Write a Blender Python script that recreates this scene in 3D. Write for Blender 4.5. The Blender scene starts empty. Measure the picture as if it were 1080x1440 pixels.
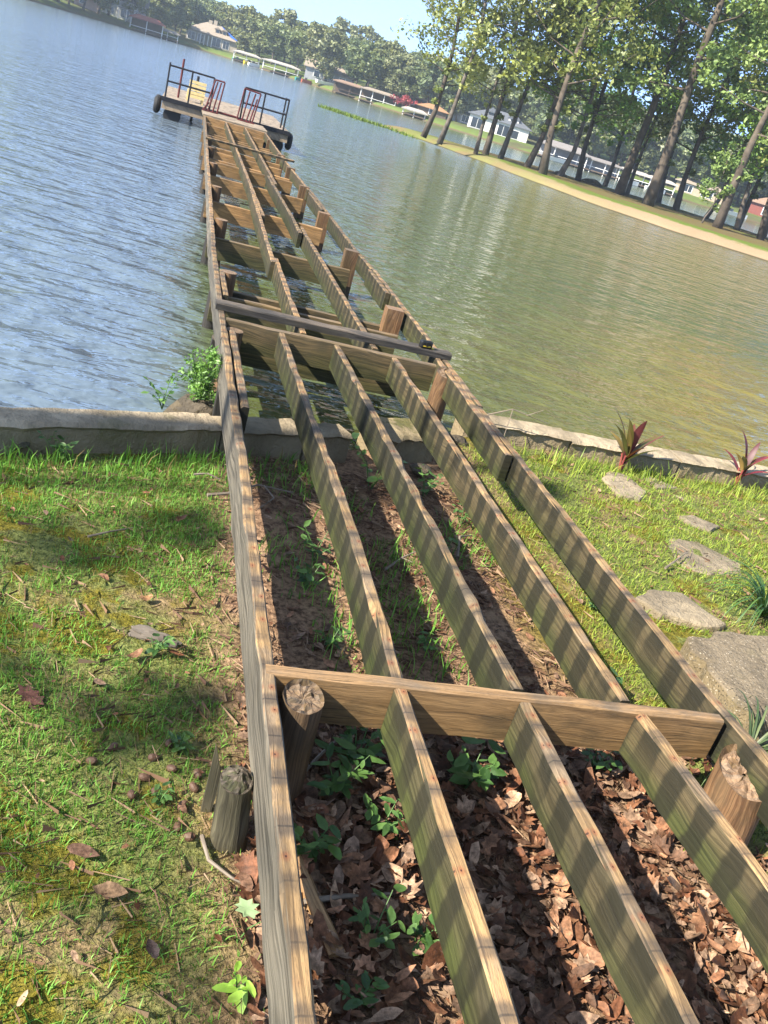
import bpy, math, random
import numpy as np
from mathutils import Vector, Matrix, noise as mnoise

# ---------------------------------------------------------------- camera, light, exposure
sc = bpy.context.scene
C = bpy.data.collections.new('place'); sc.collection.children.link(C)
cam = bpy.data.objects.new('camera', bpy.data.cameras.new('camera')); C.objects.link(cam); sc.camera = cam
cam.data.sensor_fit = 'AUTO'; cam.data.sensor_width = 36.0; cam.data.lens = 36.0 * 1255 / 1440
cam.data.clip_start = .05; cam.data.clip_end = 3000
RC = ((0.9461206646, 0.1579131746, 0.2826996945), (-0.1827461857, -0.4603265662, 0.8687366023), (0.2673191341, -0.8735919424, -0.4066664464))
cam.matrix_world = Matrix(((RC[0][0], -RC[0][1], -RC[0][2], 0), (RC[1][0], -RC[1][1], -RC[1][2], 0),
                           (RC[2][0], -RC[2][1], -RC[2][2], 1.859), (0, 0, 0, 1)))
SUN = Vector((-1.18, -0.42, 1.0)).normalized()
w = bpy.data.worlds.new('World'); sc.world = w; w.use_nodes = True
wn = w.node_tree.nodes; sky = wn.new('ShaderNodeTexSky'); sky.sky_type = 'NISHITA'; sky.sun_disc = False
sky.sun_elevation = math.asin(SUN.z); sky.sun_rotation = math.atan2(SUN.x, SUN.y)
sky.air_density = 1.0; sky.dust_density = .35; sky.ozone_density = 1.2
tc_ = wn.new('ShaderNodeTexCoord'); va_ = wn.new('ShaderNodeVectorMath'); va_.operation = 'ADD'; va_.inputs[1].default_value = (0, 0, .11)
vn_ = wn.new('ShaderNodeVectorMath'); vn_.operation = 'NORMALIZE'
w.node_tree.links.new(tc_.outputs['Generated'], va_.inputs[0]); w.node_tree.links.new(va_.outputs[0], vn_.inputs[0]); w.node_tree.links.new(vn_.outputs[0], sky.inputs[0])
hs_ = wn.new('ShaderNodeHueSaturation'); hs_.inputs['Saturation'].default_value = 1.0      # hazy summer sky
w.node_tree.links.new(sky.outputs[0], hs_.inputs['Color']); tn_ = wn.new('ShaderNodeMix'); tn_.data_type = 'RGBA'; tn_.blend_type = 'MULTIPLY'; tn_.inputs[0].default_value = 1; 
sz_ = wn.new('ShaderNodeSeparateXYZ'); mr_ = wn.new('ShaderNodeMapRange'); mr_.inputs[1].default_value = .05; mr_.inputs[2].default_value = .45
th_ = wn.new('ShaderNodeMix'); th_.data_type = 'RGBA'; th_.inputs[6].default_value = (.78, .87, 1.2, 1); th_.inputs[7].default_value = (1.12, 1.0, .86, 1)   # hazy blue low down, whiter overhead
w.node_tree.links.new(tc_.outputs['Generated'], sz_.inputs[0]); w.node_tree.links.new(sz_.outputs[2], mr_.inputs[0]); w.node_tree.links.new(mr_.outputs[0], th_.inputs[0]); w.node_tree.links.new(th_.outputs[2], tn_.inputs[7])
w.node_tree.links.new(hs_.outputs[0], tn_.inputs[6]); w.node_tree.links.new(tn_.outputs[2], wn['Background'].inputs[0]); wn['Background'].inputs[1].default_value = .115
sun = bpy.data.objects.new('sun', bpy.data.lights.new('sun', 'SUN')); C.objects.link(sun)
sun.data.energy = 5.0; sun.data.angle = math.radians(.53); sun.data.color = (1, .92, .78)
sun.rotation_euler = SUN.to_track_quat('Z', 'Y').to_euler()
sc.view_settings.view_transform = 'Standard'; sc.view_settings.look = 'None'
sc.view_settings.exposure = 1.6; sc.view_settings.gamma = 1
sc.render.engine = 'CYCLES'; sc.cycles.use_denoising = True
sc.cycles.max_bounces = 8; sc.cycles.transparent_max_bounces = 6

rng = np.random.default_rng(7); random.seed(7)
U = rng.uniform
PI = math.pi

# ---------------------------------------------------------------- helpers
class NT:
    """small node-tree builder"""
    def __init__(s, name):
        s.m = bpy.data.materials.new(name); s.m.use_nodes = True
        s.t = s.m.node_tree; s.b = s.t.nodes['Principled BSDF']
    def n(s, k, **kw):
        x = s.t.nodes.new('ShaderNode' + k)
        for a, v in kw.items(): setattr(x, a, v)
        return x
    def put(s, sock, v):
        if isinstance(v, bpy.types.NodeSocket): s.t.links.new(v, sock)
        elif v is not None:
            if hasattr(sock.default_value, '__len__') and not hasattr(v, '__len__'): v = (v, v, v)
            if hasattr(v, '__len__') and len(sock.default_value) == 4 and len(v) == 3: v = (*v, 1)
            sock.default_value = v
    def math(s, op, a, b=None, c=None, clamp=False):
        x = s.n('Math', operation=op, use_clamp=clamp)
        for i, v in enumerate((a, b, c)):
            if v is not None: s.put(x.inputs[i], v)
        return x.outputs[0]
    def step(s, x, a, b):
        r = s.n('MapRange', interpolation_type='SMOOTHSTEP'); s.put(r.inputs[0], x)
        if a < b:
            s.put(r.inputs[1], a); s.put(r.inputs[2], b); s.put(r.inputs[3], 0.); s.put(r.inputs[4], 1.)
        else:
            s.put(r.inputs[1], b); s.put(r.inputs[2], a); s.put(r.inputs[3], 1.); s.put(r.inputs[4], 0.)
        return r.outputs[0]
    def mix(s, f, a, b, blend='MIX'):
        x = s.n('Mix', data_type='RGBA', blend_type=blend)
        s.put(x.inputs[0], f); s.put(x.inputs[6], a); s.put(x.inputs[7], b)
        return x.outputs[2]
    def noise(s, vec, scale=5., detail=4., rough=.55, dist=0., out=0):
        x = s.n('TexNoise'); s.put(x.inputs['Vector'], vec); s.put(x.inputs['Scale'], float(scale))
        s.put(x.inputs['Detail'], float(detail)); s.put(x.inputs['Roughness'], rough); s.put(x.inputs['Distortion'], float(dist))
        return x.outputs[out]
    def ramp(s, f, stops):
        x = s.n('ValToRGB'); e = x.color_ramp.elements
        while len(e) < len(stops): e.new(.5)
        for q, (p, c) in zip(e, stops): q.position = p; q.color = (*c, 1)
        s.put(x.inputs[0], f); return x.outputs[0]
    def vec(s, x, y, z):
        c = s.n('CombineXYZ')
        for i, v in enumerate((x, y, z)): s.put(c.inputs[i], v)
        return c.outputs[0]
    def sep(s, v):
        x = s.n('SeparateXYZ'); s.put(x.inputs[0], v); return x.outputs
    def pos(s): return s.n('NewGeometry').outputs['Position']
    def nrm(s): return s.n('NewGeometry').outputs['True Normal']
    def obj(s): return s.n('TexCoord').outputs['Object']
    def uv(s): return s.n('TexCoord').outputs['UV']
    def rand(s): return s.n('ObjectInfo').outputs['Random']
    def attr(s, name): return s.n('Attribute', attribute_name=name).outputs['Color']
    def bump(s, h, strength=.5, dist=.01, nrm=None):
        x = s.n('Bump'); s.put(x.inputs['Height'], h); s.put(x.inputs['Strength'], strength); s.put(x.inputs['Distance'], dist)
        if nrm is not None: s.put(x.inputs['Normal'], nrm)
        return x.outputs[0]
    def set(s, col=None, rough=None, spec=None, nrm=None, metal=None):
        b = s.b.inputs
        if col is not None: s.put(b['Base Color'], col)
        if rough is not None: s.put(b['Roughness'], rough)
        if spec is not None: s.put(b['Specular IOR Level'], spec)
        if nrm is not None: s.put(b['Normal'], nrm)
        if metal is not None: s.put(b['Metallic'], metal)
        return s.m

class MB:
    """collects vertices, faces and uv (u across, v along, metres)"""
    def __init__(s): s.v = []; s.f = []; s.u = []
    def quad(s, pts, uvs=None):
        i = len(s.v); s.v += [tuple(p) for p in pts]; s.f.append(tuple(range(i, i + len(pts))))
        s.u += list(uvs) if uvs else [(p[0], p[1]) for p in pts]
    def box(s, x0, x1, y0, y1, z0, z1, rot=0., about=None):
        c = about or ((x0 + x1) / 2, (y0 + y1) / 2); cs, sn = math.cos(rot), math.sin(rot)
        def P(x, y, z): dx, dy = x - c[0], y - c[1]; return (c[0] + dx * cs - dy * sn, c[1] + dx * sn + dy * cs, z)
        for pts in (((x0,y0,z0),(x0,y1,z0),(x1,y1,z0),(x1,y0,z0)), ((x0,y0,z1),(x1,y0,z1),(x1,y1,z1),(x0,y1,z1)),
                    ((x0,y0,z0),(x1,y0,z0),(x1,y0,z1),(x0,y0,z1)), ((x1,y0,z0),(x1,y1,z0),(x1,y1,z1),(x1,y0,z1)),
                    ((x1,y1,z0),(x0,y1,z0),(x0,y1,z1),(x1,y1,z1)), ((x0,y1,z0),(x0,y0,z0),(x0,y0,z1),(x0,y1,z1))):
            s.quad([P(*p) for p in pts], [(p[0] + p[2], p[1] + p[2]) for p in pts])
        return s
    def beam(s, path, wid, dep, ztop, seg=.12, wob=.0015, axis_v=None, chip=.004, seed=0):
        """a plank standing on edge that follows path (xy centre points), chipped along its top"""
        r = np.random.default_rng(seed + 11)
        pts = [np.array(p, float) for p in path]; L = [0.]
        for a, b in zip(pts, pts[1:]): L.append(L[-1] + np.linalg.norm(b - a))
        n = max(2, int(L[-1] / seg)); rows = []
        for i in range(n + 1):
            t = L[-1] * i / n; k = max(j for j in range(len(L)) if L[j] <= t + 1e-9); k = min(k, len(pts) - 2)
            q = (t - L[k]) / (L[k + 1] - L[k]); c = pts[k] * (1 - q) + pts[k + 1] * q
            d = pts[k + 1] - pts[k]; d /= np.linalg.norm(d); nn = np.array([d[1], -d[0]])
            o = r.normal(0, wob, 4); zc = r.normal(0, wob, 4); ch = abs(r.normal(0, chip, 2)) * (r.random(2) < .35)
            h = wid / 2; bv = .005
            prof = [(-h + o[0], ztop - dep + zc[0]), (-h + o[1], ztop - bv - ch[0]), (-h + bv + o[1] + ch[0], ztop + zc[1]),
                    (h - bv + o[2] - ch[1], ztop + zc[1]), (h + o[2], ztop - bv - ch[1]), (h + o[3], ztop - dep + zc[0])]
            vv = t + (axis_v if axis_v is not None else c[1] - 0)
            vv = c[1] if axis_v is None else vv
            rows.append(([(c[0] + nn[0] * a, c[1] + nn[1] * a, z) for a, z in prof], vv))
        uu = [0, -1, -1, 1, 1, 0]
        for (p, v0), (q, v1) in zip(rows, rows[1:]):
            for a in range(6):
                b = (a + 1) % 6
                if a == 2: ua, ub = -h, h
                else: ua, ub = p[a][2] - ztop, p[b][2] - ztop
                if a == 5: ua, ub = -h - dep, h - dep
                s.quad((p[a], p[b], q[b], q[a]), ((ua, v0), (ub, v0), (ub, v1), (ua, v1)))
        s.quad(rows[0][0][::-1], [(a[2] - ztop, rows[0][1]) for a in rows[0][0][::-1]])
        s.quad(rows[-1][0], [(a[2] - ztop, rows[-1][1]) for a in rows[-1][0]])
        return s
    def tube(s, pts, radii, sides=8, cap=True, jit=0., seed=0, squash=1.):
        r = np.random.default_rng(seed + 3)
        pts = [np.array(p, float) for p in pts]; rings = []; L = 0.
        ref = np.array([0.123, .97, .21])
        for i, p in enumerate(pts):
            d = pts[min(i + 1, len(pts) - 1)] - pts[max(i - 1, 0)]; d /= np.linalg.norm(d) + 1e-12
            a = np.cross(d, ref); a /= np.linalg.norm(a) + 1e-12; b = np.cross(d, a)
            if i: L += np.linalg.norm(p - pts[i - 1])
            ring = []
            for k in range(sides):
                th = 2 * PI * k / sides; rr = radii[i] * (1 + jit * r.normal())
                ring.append(p + (a * math.cos(th) + b * math.sin(th) * squash) * rr)
            rings.append((ring, L))
        for (ra, la), (rb, lb), rad in zip(rings, rings[1:], radii):
            for k in range(sides):
                m = (k + 1) % sides; ua, ub = rad * 2 * PI * k / sides, rad * 2 * PI * (k + 1) / sides
                s.quad((ra[k], ra[m], rb[m], rb[k]), ((ua, la), (ub, la), (ub, lb), (ua, lb)))
        if cap:
            s.quad(rings[0][0][::-1]); s.quad(rings[-1][0])
        return s
    def build(s, name, mat, parent=None, smooth=False, weld=True):
        return mesh_obj(name, s.v, s.f, mat, parent, s.u, smooth, weld)

def mesh_obj(name, v, f, mat, parent=None, uv=None, smooth=False, weld=False):
    me = bpy.data.meshes.new(name); me.from_pydata(v, [], f)
    if uv is not None:
        l = me.uv_layers.new(name='UVMap')
        idx = np.empty(len(me.loops), np.int32); me.loops.foreach_get('vertex_index', idx)
        l.data.foreach_set('uv', np.array(uv, np.float32)[idx].ravel())
    if weld:
        import bmesh
        bm = bmesh.new(); bm.from_mesh(me); bmesh.ops.remove_doubles(bm, verts=bm.verts, dist=1e-5); bm.to_mesh(me); bm.free()
    if smooth: me.polygons.foreach_set('use_smooth', np.ones(len(me.polygons), bool))
    if mat: me.materials.append(mat)
    me.update()
    o = bpy.data.objects.new(name, me); C.objects.link(o)
    if parent: o.parent = parent
    return o

def fast_mesh(name, V, F, mat, parent=None, col=None, smooth=False):
    """V (n,3), F (m,k) arrays; col (n,3) per-vertex colour attribute 'tint'"""
    V = np.asarray(V, np.float32); F = np.asarray(F, np.int32); me = bpy.data.meshes.new(name)
    me.vertices.add(len(V)); me.vertices.foreach_set('co', V.ravel())
    m, k = F.shape; me.loops.add(m * k); me.loops.foreach_set('vertex_index', F.ravel())
    me.polygons.add(m); me.polygons.foreach_set('loop_start', np.arange(0, m * k, k, dtype=np.int32))
    me.polygons.foreach_set('loop_total', np.full(m, k, np.int32))
    if smooth: me.polygons.foreach_set('use_smooth', np.ones(m, bool))
    me.update(calc_edges=True)
    if col is not None:
        a = me.color_attributes.new('tint', 'FLOAT_COLOR', 'POINT')
        a.data.foreach_set('color', np.c_[np.asarray(col, np.float32), np.ones(len(V), np.float32)].ravel())
    me.materials.append(mat)
    o = bpy.data.objects.new(name, me); C.objects.link(o)
    if parent: o.parent = parent
    return o

def empty(name, loc=(0, 0, 0), rz=0., label=None, cat=None, group=None):
    o = bpy.data.objects.new(name, None); C.objects.link(o); o.location = loc; o.rotation_euler = (0, 0, rz)
    o.empty_display_size = .1
    if label: tag(o, label, cat, group)
    return o
def tag(o, label=None, cat=None, group=None, kind=None):
    if label: o['label'] = label
    if cat: o['category'] = cat
    if group: o['group'] = group
    if kind: o['kind'] = kind
    return o
def copy_tree(root, loc, rz=0., scale=1., label=None):
    r = root.copy(); C.objects.link(r); r.location = loc; r.rotation_euler = (0, 0, rz); r.scale = (scale,) * 3 if not hasattr(scale, '__len__') else scale
    if label: r['label'] = label
    for ch in root.children:
        c = ch.copy(); C.objects.link(c); c.parent = r
    return r
def fbm(x, y, s=1., o=3):
    return mnoise.fractal(Vector((x * s, y * s, 3.7)), 1., 2., o)

# ---------------------------------------------------------------- materials
def wood_mat(name, tan=(.37, .24, .115), tan2=(.16, .103, .05), side=(.20, .155, .095), side2=(.10, .078, .045),
             grey=0., gaps=True, green=.8, stripe=.85):
    t = NT(name); uv = t.sep(t.uv()); u, v = uv[0], uv[1]; r = t.math('MULTIPLY', t.rand(), 37.)
    gv = t.vec(t.math('MULTIPLY', u, 70.), t.math('MULTIPLY', v, 2.2), r)
    warp = t.noise(t.vec(t.math('MULTIPLY', u, 6.), t.math('MULTIPLY', v, 1.3), r), 1., 3)
    grain = t.noise(t.vec(t.math('ADD', t.math('MULTIPLY', u, 95.), t.math('MULTIPLY', warp, 14.)), t.math('MULTIPLY', v, 2.2), r), 1., 5, .65)
    rings = t.noise(t.vec(t.math('ADD', t.math('MULTIPLY', u, 130.), t.math('MULTIPLY', warp, 40.)), t.math('MULTIPLY', v, 1.1), r), 1., 2, .5)
    blot = t.noise(t.vec(t.math('MULTIPLY', u, 9.), t.math('MULTIPLY', v, 4.5), t.math('ADD', r, 5.)), 1., 4, .6)
    fine = t.noise(t.vec(t.math('MULTIPLY', u, 300.), t.math('MULTIPLY', v, 60.), r), 1., 2)
    top = t.step(t.sep(t.nrm())[2], .5, .8)
    g = t.step(grain, .35, .66)
    ctop = t.mix(g, tan2, tan); ctop = t.mix(t.math('MULTIPLY', t.step(blot, .42, .62), .7), ctop, t.mix(g, (.085, .07, .056), (.19, .155, .12)))
    ctop = t.mix(t.math('MULTIPLY', t.step(fine, .5, .7), .35), ctop, (.07, .05, .035))
    cside = t.mix(g, side2, side); cside = t.mix(t.math('MULTIPLY', t.step(rings, .53, .62), .45), cside, side2)
    cside = t.mix(t.math('MULTIPLY', t.step(blot, .46, .68), .5), cside, (.045, .04, .026))
    crack = t.noise(t.vec(t.math('ADD', t.math('MULTIPLY', u, 210.), t.math('MULTIPLY', warp, 18.)), t.math('MULTIPLY', v, 2.6), t.math('ADD', r, 2.)), 1., 3, .6)
    ck = t.step(crack, .615, .68)
    gn = t.noise(t.vec(t.math('MULTIPLY', u, 5.), t.math('MULTIPLY', v, 2.2), t.math('ADD', r, 3.)), 1., 3)
    gf = t.math('MULTIPLY', t.step(t.math('ADD', u, t.math('MULTIPLY', t.math('SUBTRACT', gn, .5), .26)), -.03, -.16), green)
    cside = t.mix(gf, cside, t.mix(g, (.017, .024, .007), (.05, .06, .018)))
    if gaps:
        jit = t.math('MULTIPLY', t.math('SUBTRACT', t.noise(t.vec(t.math('MULTIPLY', u, 14.), t.math('MULTIPLY', v, 7.), r), 1., 3), .5), .05)
        vj = t.math('ADD', v, jit)
        def dist(vv):
            fr = t.math('FRACT', t.math('MULTIPLY', t.math('SUBTRACT', vv, 1.54 - 14.3), 1 / .143))
            return t.math('MULTIPLY', t.math('SUBTRACT', .5, t.math('ABSOLUTE', t.math('SUBTRACT', fr, .5))), .143), fr
        def idx(vv, o):
            q_ = t.n('TexWhiteNoise', noise_dimensions='2D'); t.put(q_.inputs['Vector'], t.vec(t.math('FLOOR', t.math('ADD', t.math('MULTIPLY', t.math('SUBTRACT', vv, 1.54 - 14.3), 1 / .143), o)), r, 0.))
            return q_.outputs['Value'], q_.outputs['Color']
        d, fr = dist(vj); d0, fr0 = dist(t.math('ADD', v, t.math('MULTIPLY', jit, .15)))
        wv, _ = idx(vj, .5); _, wc = idx(v, 0.); w1, w2, w3 = t.sep(wc)
        print_ = t.math('MULTIPLY', t.step(t.math('SUBTRACT', d, t.math('MULTIPLY', wv, .02)), .03, .004), t.step(blot, .2, .5))
        ctop = t.mix(t.math('MULTIPLY', print_, .75), ctop, (.062, .05, .04))
        ctop = t.mix(t.math('MULTIPLY', t.step(d0, .004, .0012), t.step(blot, .25, .6)), ctop, (.045, .037, .03))
        q = t.math('SUBTRACT', fr0, t.math('ADD', .25, t.math('MULTIPLY', w1, .5)))
        nd = t.math('SQRT', t.math('ADD', t.math('POWER', t.math('MULTIPLY', q, .143), 2.), t.math('POWER', t.math('ADD', u, t.math('MULTIPLY', t.math('SUBTRACT', w2, .5), .024)), 2.)))
        has = t.step(w3, .25, .3)
        ctop = t.mix(t.math('MULTIPLY', t.math('MULTIPLY', t.step(nd, .02, .003), has), .6), ctop, (.20, .065, .03))
        ctop = t.mix(t.math('MULTIPLY', t.step(nd, .0036, .0026), has), ctop, (.05, .02, .014))
        nzb = t.noise(t.vec(t.math('MULTIPLY', u, 3.), t.math('MULTIPLY', v, 5.), t.math('ADD', r, 9.)), 1., 3)
        band = t.math('MULTIPLY', t.math('MULTIPLY', t.step(t.math('SUBTRACT', d, t.math('MULTIPLY', wv, .022)), .042, .024), t.math('ADD', .84, t.math('MULTIPLY', wv, .16))), t.step(nzb, .2, .42))
        fade = t.math('ADD', 1., t.math('MULTIPLY', t.math('MULTIPLY', u, 5.5), t.step(wv, .25, .8)), clamp=True)
        band = t.math('MULTIPLY', band, t.math('MAXIMUM', fade, .25))
        cside = t.mix(t.math('MULTIPLY', band, stripe), cside, (.013, .013, .008))
    ctop = t.mix(t.math('MULTIPLY', ck, .75), ctop, (.04, .03, .022)); cside = t.mix(t.math('MULTIPLY', ck, .6), cside, (.02, .017, .011))
    c = t.mix(top, cside, ctop)
    if grey: c = t.mix(t.math('MULTIPLY', t.math('SUBTRACT', 1., top), grey), c, t.mix(g, (.042, .039, .034), (.155, .142, .118)))
    c = t.mix(1., c, t.ramp(t.rand(), [(0., (.72, .74, .74)), (1., (1.16, 1.12, 1.08))]), 'MULTIPLY')
    h = t.math('SUBTRACT', t.math('ADD', t.math('MULTIPLY', grain, .8), t.math('MULTIPLY', fine, .25)), t.math('MULTIPLY', ck, .5))
    return t.set(c, t.math('ADD', .62, t.math('MULTIPLY', grain, .25)), .3, t.bump(h, .55, .006))

M = {}
M['joist'] = wood_mat('weathered_joist_wood', side=(.105, .083, .044), side2=(.042, .033, .017), green=.9, stripe=.95)
M['joist_green'] = wood_mat('algae_joist_wood', side=(.07, .062, .032), side2=(.03, .028, .013), green=1.0, stripe=.9)
M['joist_mid'] = wood_mat('mossy_joist_wood', side=(.085, .07, .038), side2=(.036, .03, .016), green=.85, stripe=.95)
M['joist_grey'] = wood_mat('grey_stringer_wood', grey=.85, stripe=.35, green=.2)
M['beam'] = wood_mat('beam_wood', tan=(.42, .26, .135), tan2=(.25, .15, .072), side=(.36, .215, .095), side2=(.20, .115, .05), gaps=False, green=.12)
M['beam_wet'] = wood_mat('wet_beam_wood', tan=(.24, .17, .10), tan2=(.13, .09, .05), side=(.17, .12, .06), side2=(.06, .048, .025), gaps=False, green=.7)
M['pile'] = wood_mat('pile_wood', tan=(.27, .18, .11), tan2=(.13, .08, .05), side=(.21, .125, .065), side2=(.085, .045, .024), gaps=False, green=.25)
M['dark_board'] = wood_mat('dark_board_wood', tan=(.06, .055, .05), tan2=(.03, .028, .026), side=(.04, .037, .034), side2=(.02, .019, .018), gaps=False, green=0)
M['pale_deck'] = wood_mat('pale_deck_wood', tan=(.46, .37, .28), tan2=(.34, .26, .19), side=(.34, .27, .19), side2=(.22, .17, .12), gaps=False, green=0)
M['post_old'] = wood_mat('old_post_wood', tan=(.06, .05, .037), tan2=(.028, .024, .018), side=(.11, .10, .062), side2=(.032, .029, .019), gaps=False, green=.45)

def flat(name, col, rough=.6, metal=0., nz=.0, ns=8., col2=None, bump=0., spec=.4):
    t = NT(name); c = col
    if nz:
        n = t.noise(t.obj(), ns, 5, .6); c2 = col2 or tuple(x * .45 for x in col)
        c = t.mix(t.math('MULTIPLY', t.step(n, .35, .68), nz), col, c2)
        if bump: t.set(nrm=t.bump(n, bump, .02))
    return t.set(c, rough, spec, None, metal)

def tinted(name, rough=.55, trans=.0, spec=.3, bumpy=False):
    """colour from the mesh's own 'tint' attribute (varies leaf by leaf)"""
    t = NT(name); c = t.attr('tint'); t.set(c, rough, spec)
    if trans:
        tr = t.n('BsdfTranslucent'); t.put(tr.inputs[0], t.mix(1., c, (1.5, 1.4, .6), 'MULTIPLY'))
        mx = t.n('MixShader'); t.put(mx.inputs[0], trans); t.t.links.new(t.b.outputs[0], mx.inputs[1]); t.t.links.new(tr.outputs[0], mx.inputs[2])
        t.t.links.new(mx.outputs[0], t.t.nodes['Material Output'].inputs[0])
    return t.m
M['grass'] = tinted('grass_blades', .5, .25, .25)
M['leaf'] = tinted('leaves', .5, .25, .48)
t = NT('dead_leaves'); n_ = t.noise(t.pos(), 90., 4, .7); n2_ = t.noise(t.pos(), 28., 3)
t.put(t.b.inputs['Base Color'], t.mix(1., t.mix(t.math('MULTIPLY', t.step(n2_, .4, .65), .55), t.attr('tint'), (.05, .028, .016)), t.ramp(n_, [(.3, (.28, .27, .26)), (.7, (.95, .9, .86))]), 'MULTIPLY'))
M['litter'] = t.set(None, .6, .2, t.bump(n_, .6, .004))
M['needle'] = tinted('pine_needles', .7, 0)

# ---- water
def water_mat():
    t = NT('lake_water'); p = t.pos(); x, y, _ = t.sep(p)
    # shallow sandy bottom near the right bank, deep water elsewhere
    dx = t.math('SUBTRACT', x, 7.); dy = t.math('SUBTRACT', y, 5.)
    dd = t.math('SQRT', t.math('ADD', t.math('POWER', t.math('MULTIPLY', dx, .75), 2.), t.math('POWER', t.math('MULTIPLY', dy, .55), 2.)))
    dd = t.math('ADD', dd, t.math('MULTIPLY', t.noise(p, .35, 3), 3.))
    shal = t.math('MULTIPLY', t.step(dd, 6.2, .3), t.step(x, .15, .8))
    deep = t.mix(t.step(t.math('SUBTRACT', x, t.math('MULTIPLY', t.math('MAXIMUM', t.math('SUBTRACT', y, 9.), 0.), .12)), -.2, .6), (.10, .135, .175), (.062, .078, .026))  # left of the dock the sky's blue reflection is painted into the body colour
    col = t.mix(shal, deep, (.23, .165, .03))
    col = t.mix(t.math('MULTIPLY', shal, t.step(t.noise(p, .8, 4), .45, .7)), col, (.11, .10, .025))
    el = t.vec(t.math('ADD', t.math('MULTIPLY', x, 1.0), t.math('MULTIPLY', y, .35)), t.math('MULTIPLY', y, 2.1), 4.)
    h = t.math('MULTIPLY', t.noise(t.vec(x, y, 2.), .85, 2, .5, .3), .62)
    for v_, s_, k_ in ((el, 1.5, .36), (t.vec(x, t.math('MULTIPLY', y, 1.25), 7.), 3.1, .24), (el, 5.2, .10), (t.vec(x, y, 9.), 9., .06)):
        h = t.math('ADD', h, t.math('MULTIPLY', t.noise(v_, s_, 2, .5, .4), k_))
    gust = t.math('ADD', .72, t.math('MULTIPLY', .5, t.noise(p, .09, 3)))
    n = t.bump(h, t.math('MULTIPLY', gust, t.math('ADD', .62, t.math('MULTIPLY', .38, t.step(y, 40., 8.)))), .26)
    t.b.inputs['IOR'].default_value = 1.33
    return t.set(col, t.math('ADD', .045, t.math('MULTIPLY', .07, t.step(y, 8., 60.))), .75, n)
M['water'] = water_mat()

def ground_mat():
    t = NT('lawn_soil'); p = t.pos(); x, y, z = t.sep(p)
    n1 = t.noise(p, 1.6, 5, .6); n2 = t.noise(p, 9., 5, .65); n3 = t.noise(p, 45., 4, .7); n4 = t.noise(p, 4., 4, .6)
    soil = t.mix(t.step(n3, .35, .65), (.085, .05, .031), (.29, .18, .108))
    soil = t.mix(t.step(n2, .5, .7), soil, (.32, .21, .125))
    n5 = t.noise(p, 130., 3, .7)
    thatch = t.mix(t.step(t.math('ADD', t.math('MULTIPLY', n3, .6), t.math('MULTIPLY', n5, .4)), .38, .6), (.04, .055, .014), (.18, .20, .06))
    thatch = t.mix(t.math('MULTIPLY', t.step(n2, .52, .66), .55), thatch, (.11, .095, .05))
    moss = t.mix(t.step(t.math('ADD', t.math('MULTIPLY', n3, .5), t.math('MULTIPLY', n5, .5)), .36, .64), (.045, .042, .006), (.20, .165, .018))
    under = t.math('MULTIPLY', t.step(t.math('ADD', x, t.math('MULTIPLY', t.math('SUBTRACT', n4, .5), .5)), .2, .5),
                   t.step(t.math('ADD', x, t.math('MULTIPLY', t.math('SUBTRACT', n4, .5), .5)), 2.15, 1.85))
    lawn = t.mix(t.step(n1, .33, .5), soil, thatch)
    lawn = t.mix(t.math('MULTIPLY', t.step(n4, .52, .6), .9), lawn, moss)
    c = t.mix(under, lawn, soil)
    strip = t.math('MULTIPLY', t.math('MULTIPLY', t.step(x, 1.55, 1.8), t.step(x, 2.15, 1.9)), t.math('MULTIPLY', t.step(y, 2.3, 2.7), t.step(y, 4.3, 3.9)))
    c = t.mix(t.math('MULTIPLY', strip, t.step(n4, .3, .5)), c, moss)
    return t.set(c, .95, .15, t.bump(t.math('ADD', n3, t.math('MULTIPLY', n2, 1.)), .8, .02))
M['ground'] = ground_mat()

def concrete(name, a=(.40, .325, .225), b=(.21, .17, .115), moss=.3, dark_side=.6, pebble=False):
    t = NT(name); p = t.pos(); n1 = t.noise(p, 3., 5, .65); n2 = t.noise(p, 22., 5, .7); n3 = t.noise(p, 90., 3, .6)
    c = t.mix(t.step(n1, .35, .65), a, b); c = t.mix(t.math('MULTIPLY', t.step(n2, .5, .7), .6), c, tuple(k * .4 for k in a))
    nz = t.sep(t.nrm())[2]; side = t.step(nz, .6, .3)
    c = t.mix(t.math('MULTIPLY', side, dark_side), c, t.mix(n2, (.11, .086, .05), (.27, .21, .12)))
    c = t.mix(t.math('MULTIPLY', t.step(t.noise(p, 5., 4), .55, .68), moss), c, (.07, .075, .02))
    if pebble:
        vo = t.n('TexVoronoi'); t.put(vo.inputs['Scale'], 85.); t.put(vo.inputs['Vector'], p)
        c = t.mix(t.step(vo.outputs['Distance'], .38, .2), c, t.mix(t.step(t.sep(vo.outputs['Color'])[0], .2, 1.), (.07, .06, .045), (.34, .29, .22)))
    return t.set(c, .9, .2, t.bump(t.math('ADD', n2, t.math('MULTIPLY', n3, .4)), .9, .02))
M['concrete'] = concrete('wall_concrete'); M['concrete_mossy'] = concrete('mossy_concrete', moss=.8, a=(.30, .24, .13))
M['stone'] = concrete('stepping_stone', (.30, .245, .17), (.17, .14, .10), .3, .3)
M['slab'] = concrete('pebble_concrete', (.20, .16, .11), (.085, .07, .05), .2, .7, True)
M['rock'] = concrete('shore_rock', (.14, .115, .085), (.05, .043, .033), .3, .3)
M['steel_black'] = flat('black_painted_steel', (.018, .017, .018), .45, .3)
M['steel_red'] = flat('red_oxide_steel', (.11, .02, .02), .55, .2, .6, 9., (.04, .014, .012))
M['rubber'] = flat('black_rubber', (.016, .016, .017), .75)
M['yellow'] = flat('yellow_painted_wood', (.70, .56, .26), .55, 0, .35, 12., (.45, .30, .10))
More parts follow.
